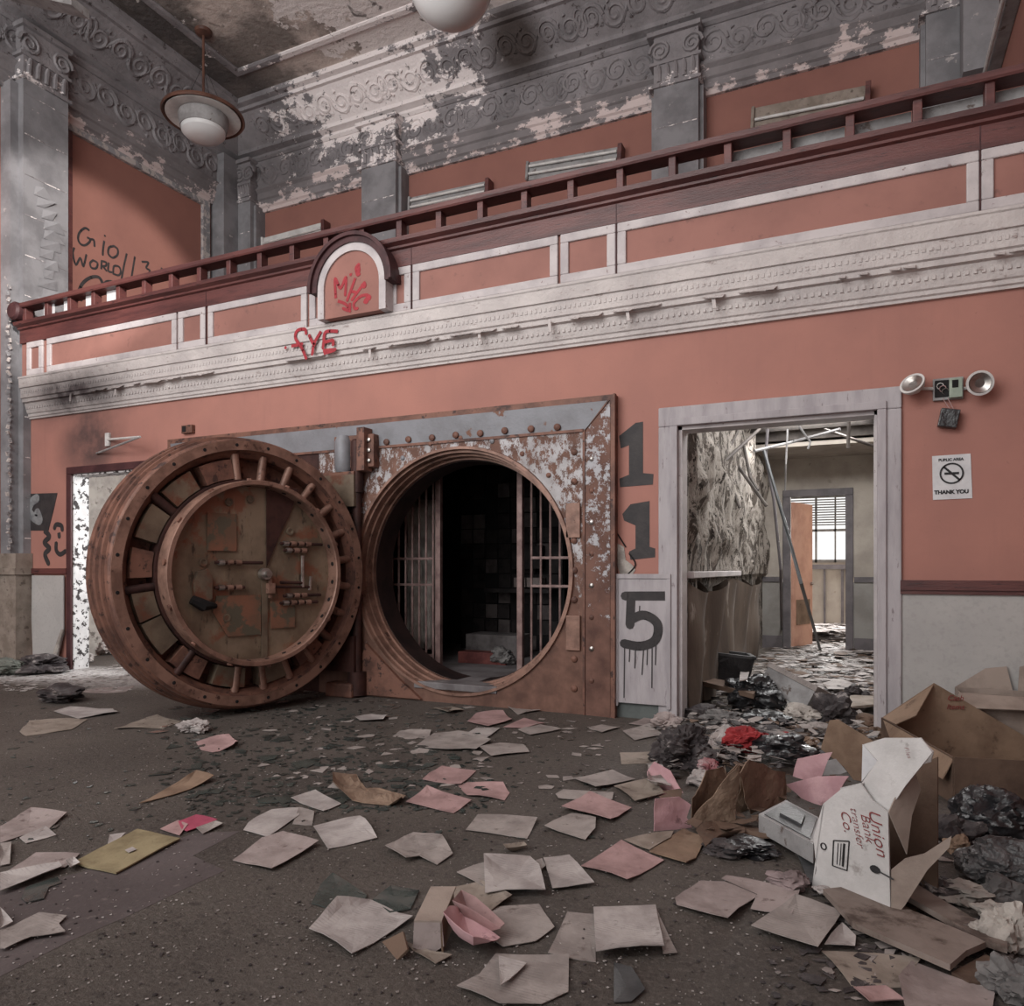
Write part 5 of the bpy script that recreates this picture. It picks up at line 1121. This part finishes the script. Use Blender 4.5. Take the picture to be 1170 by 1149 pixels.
LL('black_strap', 310, 635, 190, 40, BPLAS, 'black strap-like plastic strip in front of the kraft bags', 'strap', 34, amp=.5)
LL('plastic_bag', 60, 370 - 0, 60, 30, WCLOTH, 'pale plastic scrap beside the dark rags', 'plastic', 35, amp=.5)
LL('plaster_lump', 250, 100, 60, 40, PLAST, 'white plaster rubble lump in the left doorway, nearest the frame', 'rubble', 36, conv=cA, amp=.5)
LL('plaster_lump', 300, 72, 110, 70, PLAST, 'larger plaster rubble lump inside the left doorway', 'rubble', 37, conv=cA, amp=.5)
LL('plaster_lump', 155, 125, 30, 18, PLAST, 'small white plaster lump left of the left doorway', 'rubble', 38, conv=cA, amp=.5)
LL('rubble_mound', 120, 128, 170, 55, RAG, 'dark rubble mound under the loose grey sheet at left', 'rubble', 39, conv=cA, amp=.5)
LL('rubble_mound', 30, 135, 110, 50, M('greenish_rubble', (104, 108, 98), (80, 84, 76), 6), 'greenish rubble mound at the far left edge', 'rubble', 40, conv=cA, amp=.4)
LL('vault_sack', 510, 905 / 1, 60, 55, WCLOTH, 'crumpled pale sack on the vault floor', 'sack', 41, conv=lambda x, y: (380 + x / 2.6725, 400 + y / 2.6725), amp=.4) if False else None
g = PY(574, 737, 1.4); lump('vault_sack', (g.x, g.y, .28), (.14, .12, .11), GCLOTH, 'crumpled pale sack on the vault floor', 'sack', 41, .4, floor=False)
# kraft bags and other folded pieces: thin panels standing on the floor
def fold(name, faces, mat, label, cat, th=.004):
    m = MB()
    for f in faces: m.panel(f, th)
    o = solo(name, m, mat, label, cat)
    if mat in (KRAFT, PPB):
        bm = bmesh.new(); bm.from_mesh(o.data); bmesh.ops.triangulate(bm, faces=bm.faces[:]); bmesh.ops.subdivide_edges(bm, edges=bm.edges[:], cuts=6, use_grid_fill=True)
        a_ = .03 if mat is KRAFT else .012
        for v in bm.verts:
            p = v.co * 5; n_ = Vector((noise.noise(p), noise.noise(p + Vector((7, 3, 1))), abs(noise.noise(p + Vector((1, 8, 5)))))); p = v.co * 14
            v.co += n_ * a_ + Vector((noise.noise(p), noise.noise(p + Vector((7, 3, 1))), 0)) * a_ * .35
        bm.to_mesh(o.data); bm.free()
    return o
def VP(px, py, a, b):     # picture point on the upright plane through floor points a, b
    n = (b - a).cross(Z).normalized(); r = ray(px, py); return CAM + r * ((a - CAM).dot(n) / r.dot(n))
def vc(pts, a, b): return [VP(*cC(*q), a, b) for q in pts]
a, b = G(*cC(140, 560)), G(*cC(280, 550)); a2, b2 = G(*cC(280, 550)), G(*cC(425, 470)); a3, b3 = G(*cC(190, 500)), G(*cC(300, 430))
fold('kraft_bag', [vc([(135, 545), (165, 600), (270, 575), (280, 545), (285, 370), (250, 400), (195, 470)], a, b), vc([(130, 470), (190, 385), (240, 370), (250, 400), (200, 470), (135, 545)], a3, b3), vc([(240, 370), (250, 400), (285, 370), (320, 375), (290, 460), (280, 545)], a, b2)], KRAFT, 'torn brown kraft bag standing left in the heap, in front of the rags', 'bag')
fold('kraft_bag', [vc([(280, 395), (310, 350), (425, 395), (425, 480), (330, 520), (300, 440)], a2, b2), vc([(285, 400), (300, 440), (330, 520), (285, 545)], a, b2)], KRAFT, 'second brown kraft bag, right of the torn one', 'bag')
# pink folders
a, b = G(*cC(25, 572)), G(*cC(135, 560))
fold('pink_folder', [vc([(22, 470), (100, 465), (135, 490), (120, 530), (135, 560), (25, 572)], a, b)], PPB, 'small bright pink folder propped left of the kraft bags', 'folder')
a, b = G(*cC(0, 420)), G(*cC(110, 450))
fold('pink_folder', [vc([(0, 385), (20, 355), (70, 385), (108, 450), (80, 440), (40, 395), (0, 400)], a, b), [G(*cC(0, 400)), G(*cC(60, 400)), G(*cC(100, 450)), G(*cC(0, 470))]], PPB, 'bright pink curved sheet left of the kraft bags, behind the small pink folder', 'folder')
sheet('paper_sheet', [(0, 400), (45, 400), (75, 445), (30, 465), (0, 450)], cC, PL, 'pale yellowish paper inside the curved pink sheet', h=.03, seed=44, curl=.04)
a, b = G(*cC(430, 470)), G(*cC(560, 490))
fold('pink_folder', [vc([(465, 345), (575, 328), (545, 395), (530, 425), (450, 400)], a, b), vc([(430, 425), (530, 400), (625, 400), (600, 450), (540, 490), (480, 470)], a, b + Vector((0, -.15, 0)))], PPB, 'large bright pink folder lying open behind the white carton', 'folder')
fold('binder', [vc([(560, 350), (585, 345), (620, 385), (600, 392), (545, 395)], a, b)], GREYE, 'pale metal binder edge inside the large pink folder', 'binder')
# grey plastic tray
q = [G(*cC(*p), .10) for p in ((345, 530), (430, 485), (540, 545), (515, 625))]
t = Thing('plastic_tray', 'grey plastic desk tray tipped against the white carton', 'tray', base_of(q))
t.part('rim', MB().panel(q, .02, Z).panel([p - Z * .06 for p in q], .06, Z), GREYE)
qi = [p.lerp(sum(q, Vector()) / 4, .16) + Z * .021 for p in q]; t.part('tray_inset', MB().panel(qi, .004, Z), GPLAS)
qi = [p.lerp(sum(q, Vector()) / 4, .6) + Z * .026 for p in q]; t.part('raised_key', MB().panel(qi, .012, Z), GPLAS)
fold('tray_panel', [[G(*cC(455, 610), .03), G(*cC(540, 640), .03), G(*cC(535, 740), .01), G(*cC(500, 725), .01)]], GPLAS, 'dark grey plate under the tray beside the white carton', 'plate', .01)
# small fallen carton with pink papers (centre bottom)
a, b = G(*cB(275, 895)), G(*cB(370, 900)); f = lambda pts, a, b: [VP(*cB(*q), a, b) for q in pts]
n = (b - a).cross(Z).normalized()
t = Thing('small_carton', 'small pinkish brown carton fallen on the papers in the foreground', 'carton', base_of([a, b]))
F0 = f([(268, 885), (272, 800), (365, 800), (372, 880), (330, 905)], a, b)
t.part('front_face', MB().panel(F0, .01), PB)
tp = f([(272, 800), (365, 800)], a, b); back = Vector((-n.x, -n.y, 0)) * -.22 if (Vector((0, 1, 0)).dot(n) > 0) else Vector((-n.x, -n.y, 0)) * .22
t.part('top_face', MB().panel([tp[0], tp[1], tp[1] + back * 1.2, tp[0] + back * 1.2], .006), CARDP)
t.part('side_face', MB().panel([tp[1], tp[1] + back, b + back, b], .006), CARD)
sheet('pink_booklet', [(370, 895), (430, 820), (560, 880), (530, 925), (470, 950)], cB, PPB, 'bright pink booklet fanned open right of the small carton', 'booklet', h=.03, curl=.08, seed=61, res=6)
sheet('pink_booklet', [(400, 830), (430, 790), (575, 850), (560, 885)], cB, PP, 'dull pink booklet behind the bright one', 'booklet', h=.02, curl=.06, seed=62, res=6)
sheet('paper_sheet', [(240, 865), (330, 905), (400, 920), (345, 948), (270, 900)], cB, PT, 'tan folded paper under the small carton', h=.006, seed=63)
fold('cardboard_wedge', [[G(*cB(165, 865), .0), G(*cB(235, 830), .05), G(*cB(250, 890), .04), G(*cB(215, 925), 0)]], CARDD, 'dark cardboard wedge left of the small carton', 'cardboard', .008)
# grey office box in doorway
q0 = G(*cC(420, 195)); yaw = .5
R = Matrix.Translation((q0.x + .12, q0.y + .1, .13)) @ Matrix.Rotation(-.55, 4, 'Z') @ Matrix.Rotation(-.38, 4, 'X') @ Matrix.Rotation(.3, 4, 'Y')
t = Thing('office_box', 'grey lidded box tipped on the heap in the doorway', 'box', (q0.x, q0.y, .0))
t.part('body', MB().bev((-.27, -.2, -.08), (.27, .2, .12), .006, R), GREYE); t.part('lid', MB().bev((-.28, -.21, .1), (.28, .21, .15), .005, R), PG)
q0 = G(*cC(245, 130)); R = Matrix.Translation((q0.x, q0.y, .19)) @ Matrix.Rotation(.3, 4, 'Z') @ Matrix.Rotation(.1, 4, 'Y')
t = Thing('waste_bin', 'black tapering bin standing in the left of the doorway', 'bin', (q0.x, q0.y, 0))
m = MB(); v0 = [(-.19, -.13, -.19), (.19, -.13, -.19), (.19, .13, -.19), (-.19, .13, -.19), (-.24, -.17, .19), (.24, -.17, .19), (.24, .17, .19), (-.24, .17, .19)]
m.add([R @ Vector(p) for p in v0], [(0, 3, 2, 1), (0, 1, 5, 4), (1, 2, 6, 5), (2, 3, 7, 6), (3, 0, 4, 7)]); o = t.part('bin_shell', m, BPLAS); o.modifiers.new('s', 'SOLIDIFY').thickness = .01
t.part('rim', MB().bev((-.25, -.18, .17), (-.2, .18, .2), .004, R).bev((.2, -.18, .17), (.25, .18, .2), .004, R).bev((-.25, -.18, .17), (.25, -.14, .2), .004, R).bev((-.25, .14, .17), (.25, .18, .2), .004, R), GPLAS)
m = MB().panel([G(*cC(285, 105), .3), G(*cC(310, 100), .3), G(*cC(320, 60), .1), G(*cC(290, 60), .12)], .01); solo('paper_sheet', m, PL, 'white paper leaning on the black bin in the doorway', 'paper')
# ---------------------------------------------------------------- white carton with red handwriting
a, b = G(*cC(510, 745)), G(*cC(755, 850)); nn = (b - a).cross(Z).normalized(); nn = nn if nn.y > 0 else -nn   # away from camera
t = Thing('white_carton', 'white carton with red handwriting standing open in the right foreground', 'carton', base_of([a, b]))
front = vc([(510, 745), (755, 850), (747, 510), (700, 475), (665, 425), (600, 440), (545, 485), (515, 590), (525, 690)], a, b)
t.part('front_face', MB().panel(front, .006, nn), CARDW)
TL, TR, BL, BR = vc([(545, 485)], a, b)[0], vc([(747, 510)], a, b)[0], a, b
dep = nn * .3
t.part('top_face', MB().panel([vc([(600, 440)], a, b)[0], vc([(665, 425)], a, b)[0], vc([(665, 425)], a, b)[0] + dep, vc([(600, 440)], a, b)[0] + dep], .006), CARDW)
t.part('back_face', MB().panel([a + dep, b + dep, Vector((b.x, b.y, TR.z + .16)) + dep, Vector((a.x, a.y, TL.z)) + dep], .006), CARDD)
t.part('left_face', MB().panel([a, a + dep, TL + dep * 1., TL], .006), CARDW)
t.part('bottom_face', MB().panel([a, b, b + dep, a + dep], .006, Z), CARDD)
# tall folded-over flap
a4, b4 = a + nn * .02, b + nn * .02
t.part('tall_flap', MB().panel(vc([(700, 475), (747, 510), (800, 430), (885, 325), (850, 280), (735, 280), (670, 300), (715, 350), (665, 420)], a4, b4), .005, nn), CARDW)
a5, b5 = a + nn * .12, b + nn * .12
t.part('flap_return', MB().panel(vc([(850, 282), (888, 322), (880, 355), (815, 372), (790, 400)], a5, b5), .005, nn), CARDW)
t.part('flap_corner', MB().panel(vc([(668, 300), (715, 352), (665, 415)], a5, b5), .005, nn), SIGNW)
a6, b6 = b + nn * .02, b + nn * .3 + (b - a).normalized() * .26
t.part('inner_flap', MB().panel([VP(*cC(*q), b, b + nn * .3 + (b - a) * .35) for q in ((750, 512), (800, 400), (830, 380), (850, 440), (822, 520), (806, 642))], .005), CARDP)
bk = b + nn * .3; t.part('inner_wall', MB().panel([VP(*cC(*q), b + nn * .31, b + nn * .31 + (b - a)) for q in ((812, 372), (888, 345), (892, 590), (800, 640), (740, 640), (760, 450))], .006, nn), CARDD)
t.part('side_flap', MB().panel([VP(*cC(*q), b, b + nn * .12 + (b - a).normalized() * .25) for q in ((757, 850), (757, 690), (800, 655), (860, 640), (945, 585), (938, 620), (870, 690), (800, 800))], .006), CARDP)
# writing on the carton
up_ = Z; ux = (b - a).normalized()
def ctext(body, sx, sy, size, mat, rot, bold=.0, shear=.3):
    c = VP(920 + sx / 5.22, 840 + sy / 5.22, a, b) - nn * .004
    B = Matrix((ux.to_4d(), up_.to_4d(), (-nn).to_4d(), (0, 0, 0, 1))).transposed()
    for i in range(3): B[3][i] = 0
    B[3][3] = 1; B.translation = c
    text(body, size, mat, B @ Matrix.Rotation(rot, 4, 'Z'), 'lettering', t.e, .0008, bold, shear, t.loc)
ctext('Union', 435, 580, .066, INKR, -1.35, -.001); ctext('Bank', 372, 550, .052, INKR, -1.35, -.001); ctext('transfer', 312, 545, .045, INKR, -1.35, -.001); ctext('Co.', 248, 510, .056, INKR, -1.35, -.001)
ctext('Files', 615, 100, .022, INKR, -1.2, -.0005)
m = MB(); fr_ = [(172, 625), (265, 630), (252, 805), (165, 775)]
Q = [VP(920 + x / 5.22, 840 + y / 5.22, a, b) - nn * .003 for x, y in fr_]
for i in range(4): m.tube([Q[i], Q[(i + 1) % 4]], .0022, 4)
for k in range(3):
    p, q = Q[0].lerp(Q[1], .3 + k * .2), Q[3].lerp(Q[2], .3 + k * .2); m.tube([p.lerp(q, .1), p.lerp(q, .9)], .0014 if k < 2 else .004, 4)
t.part('printed_box', m, INK)
c = VP(920 + 112 / 5.22, 840 + 660 / 5.22, a, b) - nn * .003; m = MB()
m.tube([c + ux * (.012 * math.cos(k * PI / 6)) + Z * (.012 * math.sin(k * PI / 6)) for k in range(12)], .0025, 4, closed=True); t.part('printed_mark', m, INK)
c = VP(920 + 420 / 5.22, 840 + 797 / 5.22, a, b) - nn * .003; m = MB().panel([c + ux * (.02 * math.cos(k * PI / 6)) + Z * (.014 * math.sin(k * PI / 6)) for k in range(12)], .002, -nn).tube([c, c + ux * .07 - Z * .012], .003, 4); t.part('hand_hole', m, INK)
# ---------------------------------------------------------------- large open cardboard box
Lf, Ff = G(1008, 866), G(1090, 918); e1 = (Ff - Lf); l1 = e1.length; e1 = e1.normalized(); e2 = Vector((-e1.y, e1.x, 0)); e2 = e2 if e2.x > 0 else -e2
Rf = Ff + e2 * .95; Bf = Lf + e2 * .95
t = Thing('cardboard_box', 'large open brown cardboard box at the right, with red writing inside', 'box', base_of([Lf, Ff, Rf, Bf]))
h = .27
wl = lambda p, q, h0, h1, mat=CARD, nm='side_panel', out=0, th=.007: t.part(nm, MB().panel([p, q, q + Z * h1, p + Z * h0], th), mat)
t.part('bottom_panel', MB().panel([Lf, Ff, Rf, Bf], .01, Z), CARD)
wl(Lf, Ff, h, h - .02, CARDD); wl(Ff, Rf, h - .02, h - .05, CARDD); wl(Bf, Rf, .3, .25, CARD); t.part('side_panel', MB().panel([Lf, Bf, VP(1178, 845, Lf, Bf), VP(1067, 780, Lf, Bf), Lf + Z * h], .007), CARD)  # near walls use darker cardboard, their shade put into the colour
t.part('flap', MB().panel([Lf + Z * h, VP(1067, 781, Lf, Bf), Lf.lerp(Ff, .28) + Z * .34 + e2 * .1, Lf.lerp(Ff, .22) + Z * h], .006), CARD)
t.part('flap', MB().panel([Lf + Z * h, Ff + Z * (h - .02), Ff + Z * (h - .14) - e2 * .06, Lf.lerp(Ff, .4) + Z * (h - .12) - e2 * .08], .006), CARD)
t.part('seam_tape', MB().panel([Lf.lerp(Ff, .47) + Z * .012, Lf.lerp(Ff, .53) + Z * .012, Bf.lerp(Rf, .53) + Z * .012, Bf.lerp(Rf, .47) + Z * .012], .001, Z), KRAFT)
uu = (Bf - Lf).normalized(); Bm = Matrix((uu.to_4d(), Z.to_4d(), (uu.cross(Z)).to_4d(), (0, 0, 0, 1))).transposed()
for i in range(3): Bm[3][i] = 0
Bm[3][3] = 1
for k, s_ in enumerate(('Cash', 'Items')):
    Bm.translation = VP(1090, 797 + 10 * k, Lf, Bf) + uu.cross(Z) * .016; text(s_, .05, INKR, Bm, 'lettering', t.e, .0008, 0, .3, t.loc)
# second box behind
L2, F2 = G(1085, 815), G(1160, 850); e1 = (F2 - L2).normalized(); e2 = Vector((-e1.y, e1.x, 0)); e2 = e2 if e2.x > 0 else -e2
L2 = Vector((.62, -.3, 0)); F2 = L2 + Vector((.62, -.0, 0)); R2 = F2 + Vector((0, .25, 0)); B2 = L2 + Vector((0, .25, 0))
t = Thing('cardboard_box', 'pale cardboard box with raised flaps behind the large brown box', 'box', base_of([L2, F2, R2, B2]))
for p, q in ((L2, F2), (F2, R2), (B2, R2), (L2, B2)): t.part('side_panel', MB().panel([p, q, q + Z * .42, p + Z * .42], .007), CARDP)
t.part('bottom_panel', MB().panel([L2, F2, R2, B2], .01, Z), CARD)
t.part('flap', MB().panel([L2 + Z * .42, F2 + Z * .42, F2 + Z * .36 + Vector((0, -.12, 0)), L2 + Z * .34 + Vector((-.05, -.14, 0))], .006), CARDP)
t.part('flap', MB().panel([B2 + Z * .42, B2.lerp(R2, .55) + Z * .42, B2.lerp(R2, .5) + Z * .58 + Vector((0, .02, 0)), B2.lerp(R2, .3) + Z * .56 + Vector((0, .02, 0))], .006), CARDP)
t.part('flap', MB().panel([B2.lerp(R2, .6) + Z * .42, R2 + Z * .42, R2 + Z * .46 + Vector((0, .02, 0)), B2.lerp(R2, .7) + Z * .6 + Vector((0, .02, 0)), B2.lerp(R2, .62) + Z * .58 + Vector((0, .02, 0))], .006), CARDP)
# upright cardboard flap left of the white carton
a, b = G(*cC(560, 400)), G(*cC(670, 430))
fold('cardboard_flap', [vc([(540, 305), (565, 225), (590, 222), (700, 290), (670, 300), (668, 415), (640, 410), (610, 370), (540, 315)], a, b)], CARD, 'stiff brown cardboard flap standing behind the white carton', 'cardboard', .006)
fold('cardboard_flap', [[G(*cC(725, 235), .02), G(*cC(800, 270), .02), G(*cC(700, 300), .02), G(*cC(660, 250), .02)]], CARDP, 'flat pale cardboard between the standing flap and the large box', 'cardboard')
sheet('white_card', [(545, 128), (600, 118), (640, 130), (615, 150), (560, 148)], cC, PL, 'white sheet lying in the doorway right of the grey box', 'sheet', h=.06, seed=70)
sheet('white_card', [(0, 185), (70, 180), (97, 185), (95, 215), (10, 215)], cC, PL, 'white card lying against the wall below the wainscot board', 'sheet', h=.05, seed=71)
sheet('grey_board', [(610, 185), (640, 172), (745, 178), (735, 205), (620, 212)], cC, PT, 'beige board lying in front of the right door casing', 'board', h=.08, seed=72, th=.02)
sheet('paper_sheet', [(190, 270), (260, 250), (420, 265), (500, 300), (440, 310), (330, 280), (220, 300)], cC, PL, 'long pale paper strip behind the red garment', h=.05, seed=73, curl=.03)
sheet('crumpled_paper', [(200, 300), (240, 290), (250, 350), (215, 380), (180, 350)], cC, PL, 'pale crumpled paper left of the red garment', h=.05, seed=74, curl=.06, amp=.03)
# ---------------------------------------------------------------- uncountable litter
def litter(name, label, n, region, mats, size, hmax=.01, seed=1, mound=None, cat='debris', density=None, lump_=False):
    rr = random.Random(seed); m = MB()
    while n > 0:
        px = rr.uniform(region[0], region[2]); py = rr.uniform(region[1], region[3])
        if density and rr.random() > density(px, py): continue
        n -= 1; c = G(px, py); s = size[0] * (size[1] / size[0]) ** rr.random(); b = mound(c) if mound else 0
        if c.x > XR - .1 or c.x < XL + .45: continue
        if c.y > -.1 and not (RD0 + .12 < c.x < RD1 - .1 and c.y < 9.9) and not (LD0 + .1 < c.x < LD1 - .1 and c.y < 2.8) and not (c.y > .4 and HX0 + .2 < c.x < HX1 - .2 and c.y < 6.2) : continue
        an = rr.uniform(0, PI); k = rr.choice((3, 4, 5, 4)); tx, ty = rr.uniform(-.5, .5), rr.uniform(-.5, .5); z = b + rr.uniform(.001, hmax)
        el = rr.uniform(.4, 1)
        pts = []
        for i in range(k):
            t_ = 2 * PI * i / k + rr.uniform(-.3, .3); x, y = s * math.cos(t_), s * el * math.sin(t_)
            X, Y = x * math.cos(an) - y * math.sin(an), x * math.sin(an) + y * math.cos(an); pts.append(Vector((c.x + X, c.y + Y, max(.003, z + (tx * x + ty * y) * (.6 if mound else .15)))))
        m.panel(pts, .002 if s < .05 else .003, Z)
    return solo(name, m, mats, label, cat, kind='stuff')
foot = lambda x, y: 1 if 780 < y < 930 and 210 < x < 560 else .12
litter('glass_crumbs', 'greenish glass crumbs and chips strewn below the vault door', 1600, (0, 775, 700, 960), GLS, (.006, .035), .003, seed=2, density=foot)
litter('plaster_crumbs', 'pale plaster and paper crumbs scattered over the whole floor', 2200, (0, 790, 900, 1149), PLAST, (.0015, .007), .003, seed=3, density=lambda x, y: 1 if (y < 920 and 150 < x < 620) else .35)
litter('dark_crumbs', 'dark dirt crumbs scattered over the floor', 1000, (0, 780, 900, 1149), RAG, (.002, .01), .003, seed=4)
litter('paper_scraps', 'small grey paper scraps strewn in front of the vault', 170, (300, 780, 700, 900), PG, (.015, .08), .003, seed=5)
litter('glass_flakes', 'larger dull glass flakes left of the cluster of papers', 220, (180, 800, 520, 920), GLS, (.02, .09), .004, seed=6)
hm = lambda c: .04 * max(0, 1 - ((c.x + .5) / 1.0) ** 2) * max(0, 1 - ((c.y + .5) / 1.1) ** 2) + .02
litter('hall_litter', 'pale torn ceiling tiles and paper carpeting the hall floor', 1100, (776, 722, 1003, 800), PL, (.03, .15), .05, seed=7)
litter('hall_litter_dark', 'dark scraps mixed into the litter on the hall floor', 500, (776, 722, 1003, 800), CARDD, (.03, .16), .05, seed=8)
litter('heap_litter', 'mixed pale scraps filling the rubbish heap in the doorway', 520, (745, 790, 1000, 880), PG, (.015, .07), .05, seed=9, mound=hm)
litter('heap_litter_dark', 'mixed dark scraps filling the rubbish heap in the doorway', 520, (745, 785, 1000, 890), RAG, (.015, .07), .05, seed=10, mound=hm)
litter('heap_litter_brown', 'brown cardboard scraps filling the rubbish heap', 220, (760, 790, 1000, 960), CARDD, (.015, .07), .04, seed=11, mound=hm)
litter('corner_litter', 'pale scraps under the cartons and boards at lower right', 150, (940, 960, 1170, 1149), PG, (.008, .045), .008, seed=12)
litter('corner_litter_dark', 'dark scraps under the cartons and boards at lower right', 420, (880, 930, 1170, 1149), RAG, (.008, .04), .006, seed=13)
litter('far_litter', 'bright crumpled litter on the floor of the far room', 300, (925, 721, 968, 733), PL, (.05, .3), .2, seed=14)
litter('side_litter', 'pale rubble crumbs in front of the left doorway', 900, (0, 742, 150, 790), PLAST, (.008, .05), .01, seed=15)
# ================================================================= light and camera
w = bpy.data.worlds.new('sky'); bpy.context.scene.world = w; w.use_nodes = True
bg = w.node_tree.nodes['Background']; bg.inputs[0].default_value = (1, .985, .97, 1); bg.inputs[1].default_value = WORLD
def area(name, loc, tgt, sx, sy, e, col=(1, 1, 1)):
    l = bpy.data.lights.new(name, 'AREA'); l.shape = 'RECTANGLE'; l.size = sx; l.size_y = sy; l.energy = e; l.color = col
    o = bpy.data.objects.new(name, l); C.objects.link(o); o.location = loc; d = Vector(tgt) - Vector(loc); o.rotation_euler = d.to_track_quat('-Z', 'Y').to_euler(); return o
for n_, l_, t_, sx, sy, e_, c_ in LIGHTS: area(n_, l_, t_, sx, sy, e_, c_)
for n_, l_, t_, e_, ang, bl_, c_ in SPOTS:
    l = bpy.data.lights.new(n_, 'SPOT'); l.energy = e_; l.spot_size = math.radians(ang); l.spot_blend = bl_; l.shadow_soft_size = .15; l.color = c_
    o = bpy.data.objects.new(n_, l); C.objects.link(o); o.location = l_; o.rotation_euler = (Vector(t_) - Vector(l_)).to_track_quat('-Z', 'Y').to_euler()
cam = bpy.data.cameras.new('camera'); co = bpy.data.objects.new('camera', cam); C.objects.link(co)
cam.sensor_width = 36; cam.sensor_fit = 'HORIZONTAL'; cam.lens = F / 1170 * 36; cam.shift_y = (HY - 574.5) / 1170; cam.clip_start = .05; cam.clip_end = 100
co.location = CAM; co.rotation_euler = (PI / 2, 0, YAW); bpy.context.scene.camera = co
sc = bpy.context.scene; sc.view_settings.view_transform = 'Standard'; sc.view_settings.look = 'None'; sc.view_settings.gamma = 1; sc.view_settings.exposure = EXPO
try: sc.view_settings.use_curve_mapping = False
except Exception: pass
sc.cycles.max_bounces = 8; sc.cycles.diffuse_bounces = 5; sc.cycles.use_denoising = True; sc.cycles.sample_clamp_indirect = 5

GR = {'paper_sheet': 'loose papers strewn on the floor', 'pilaster': 'pilasters of the banking hall', 'lamp_strip': 'lamp strips on the upper walls', 'graffiti': 'sprayed graffiti on the walls', 'glass_shard': 'broken glass on the floor',
      'warped_panel': 'warped wainscot sheets in the hall', 'ceiling_grid_bar': 'fallen ceiling bars in the hall', 'joist': 'joists over the hall', 'deposit_box': 'loose deposit boxes in the vault', 'deposit_box_cabinet': 'deposit box walls',
      'cloth_bundle': 'cloth bundles in the rubbish', 'rag_pile': 'rag piles on the heap', 'plastic_bag': 'plastic bags on the heap', 'cardboard_box': 'cardboard boxes at right', 'wood_board': 'boards in the rubbish', 'pink_folder': 'pink folders on the heap',
      'kraft_bag': 'kraft bags on the heap', 'pink_booklet': 'pink booklets by the small carton', 'plaster_lump': 'plaster lumps by the left doorway', 'rubble_mound': 'rubble mounds by the left wall', 'gate_leaf': 'barred gates of the vault',
      'dark_garment': 'dark garments on the heap', 'flat_cardboard': 'flat cardboard pieces', 'cardboard_flap': 'cardboard flaps on the heap', 'crumpled_paper': 'crumpled papers', 'white_card': 'white cards by the doorway'}
for o in bpy.context.scene.objects:
    if o.parent is None and 'label' in o and o.get('kind') != 'stuff':
        g_ = GR.get(o.name.split('.')[0])
        if g_: o['group'] = g_
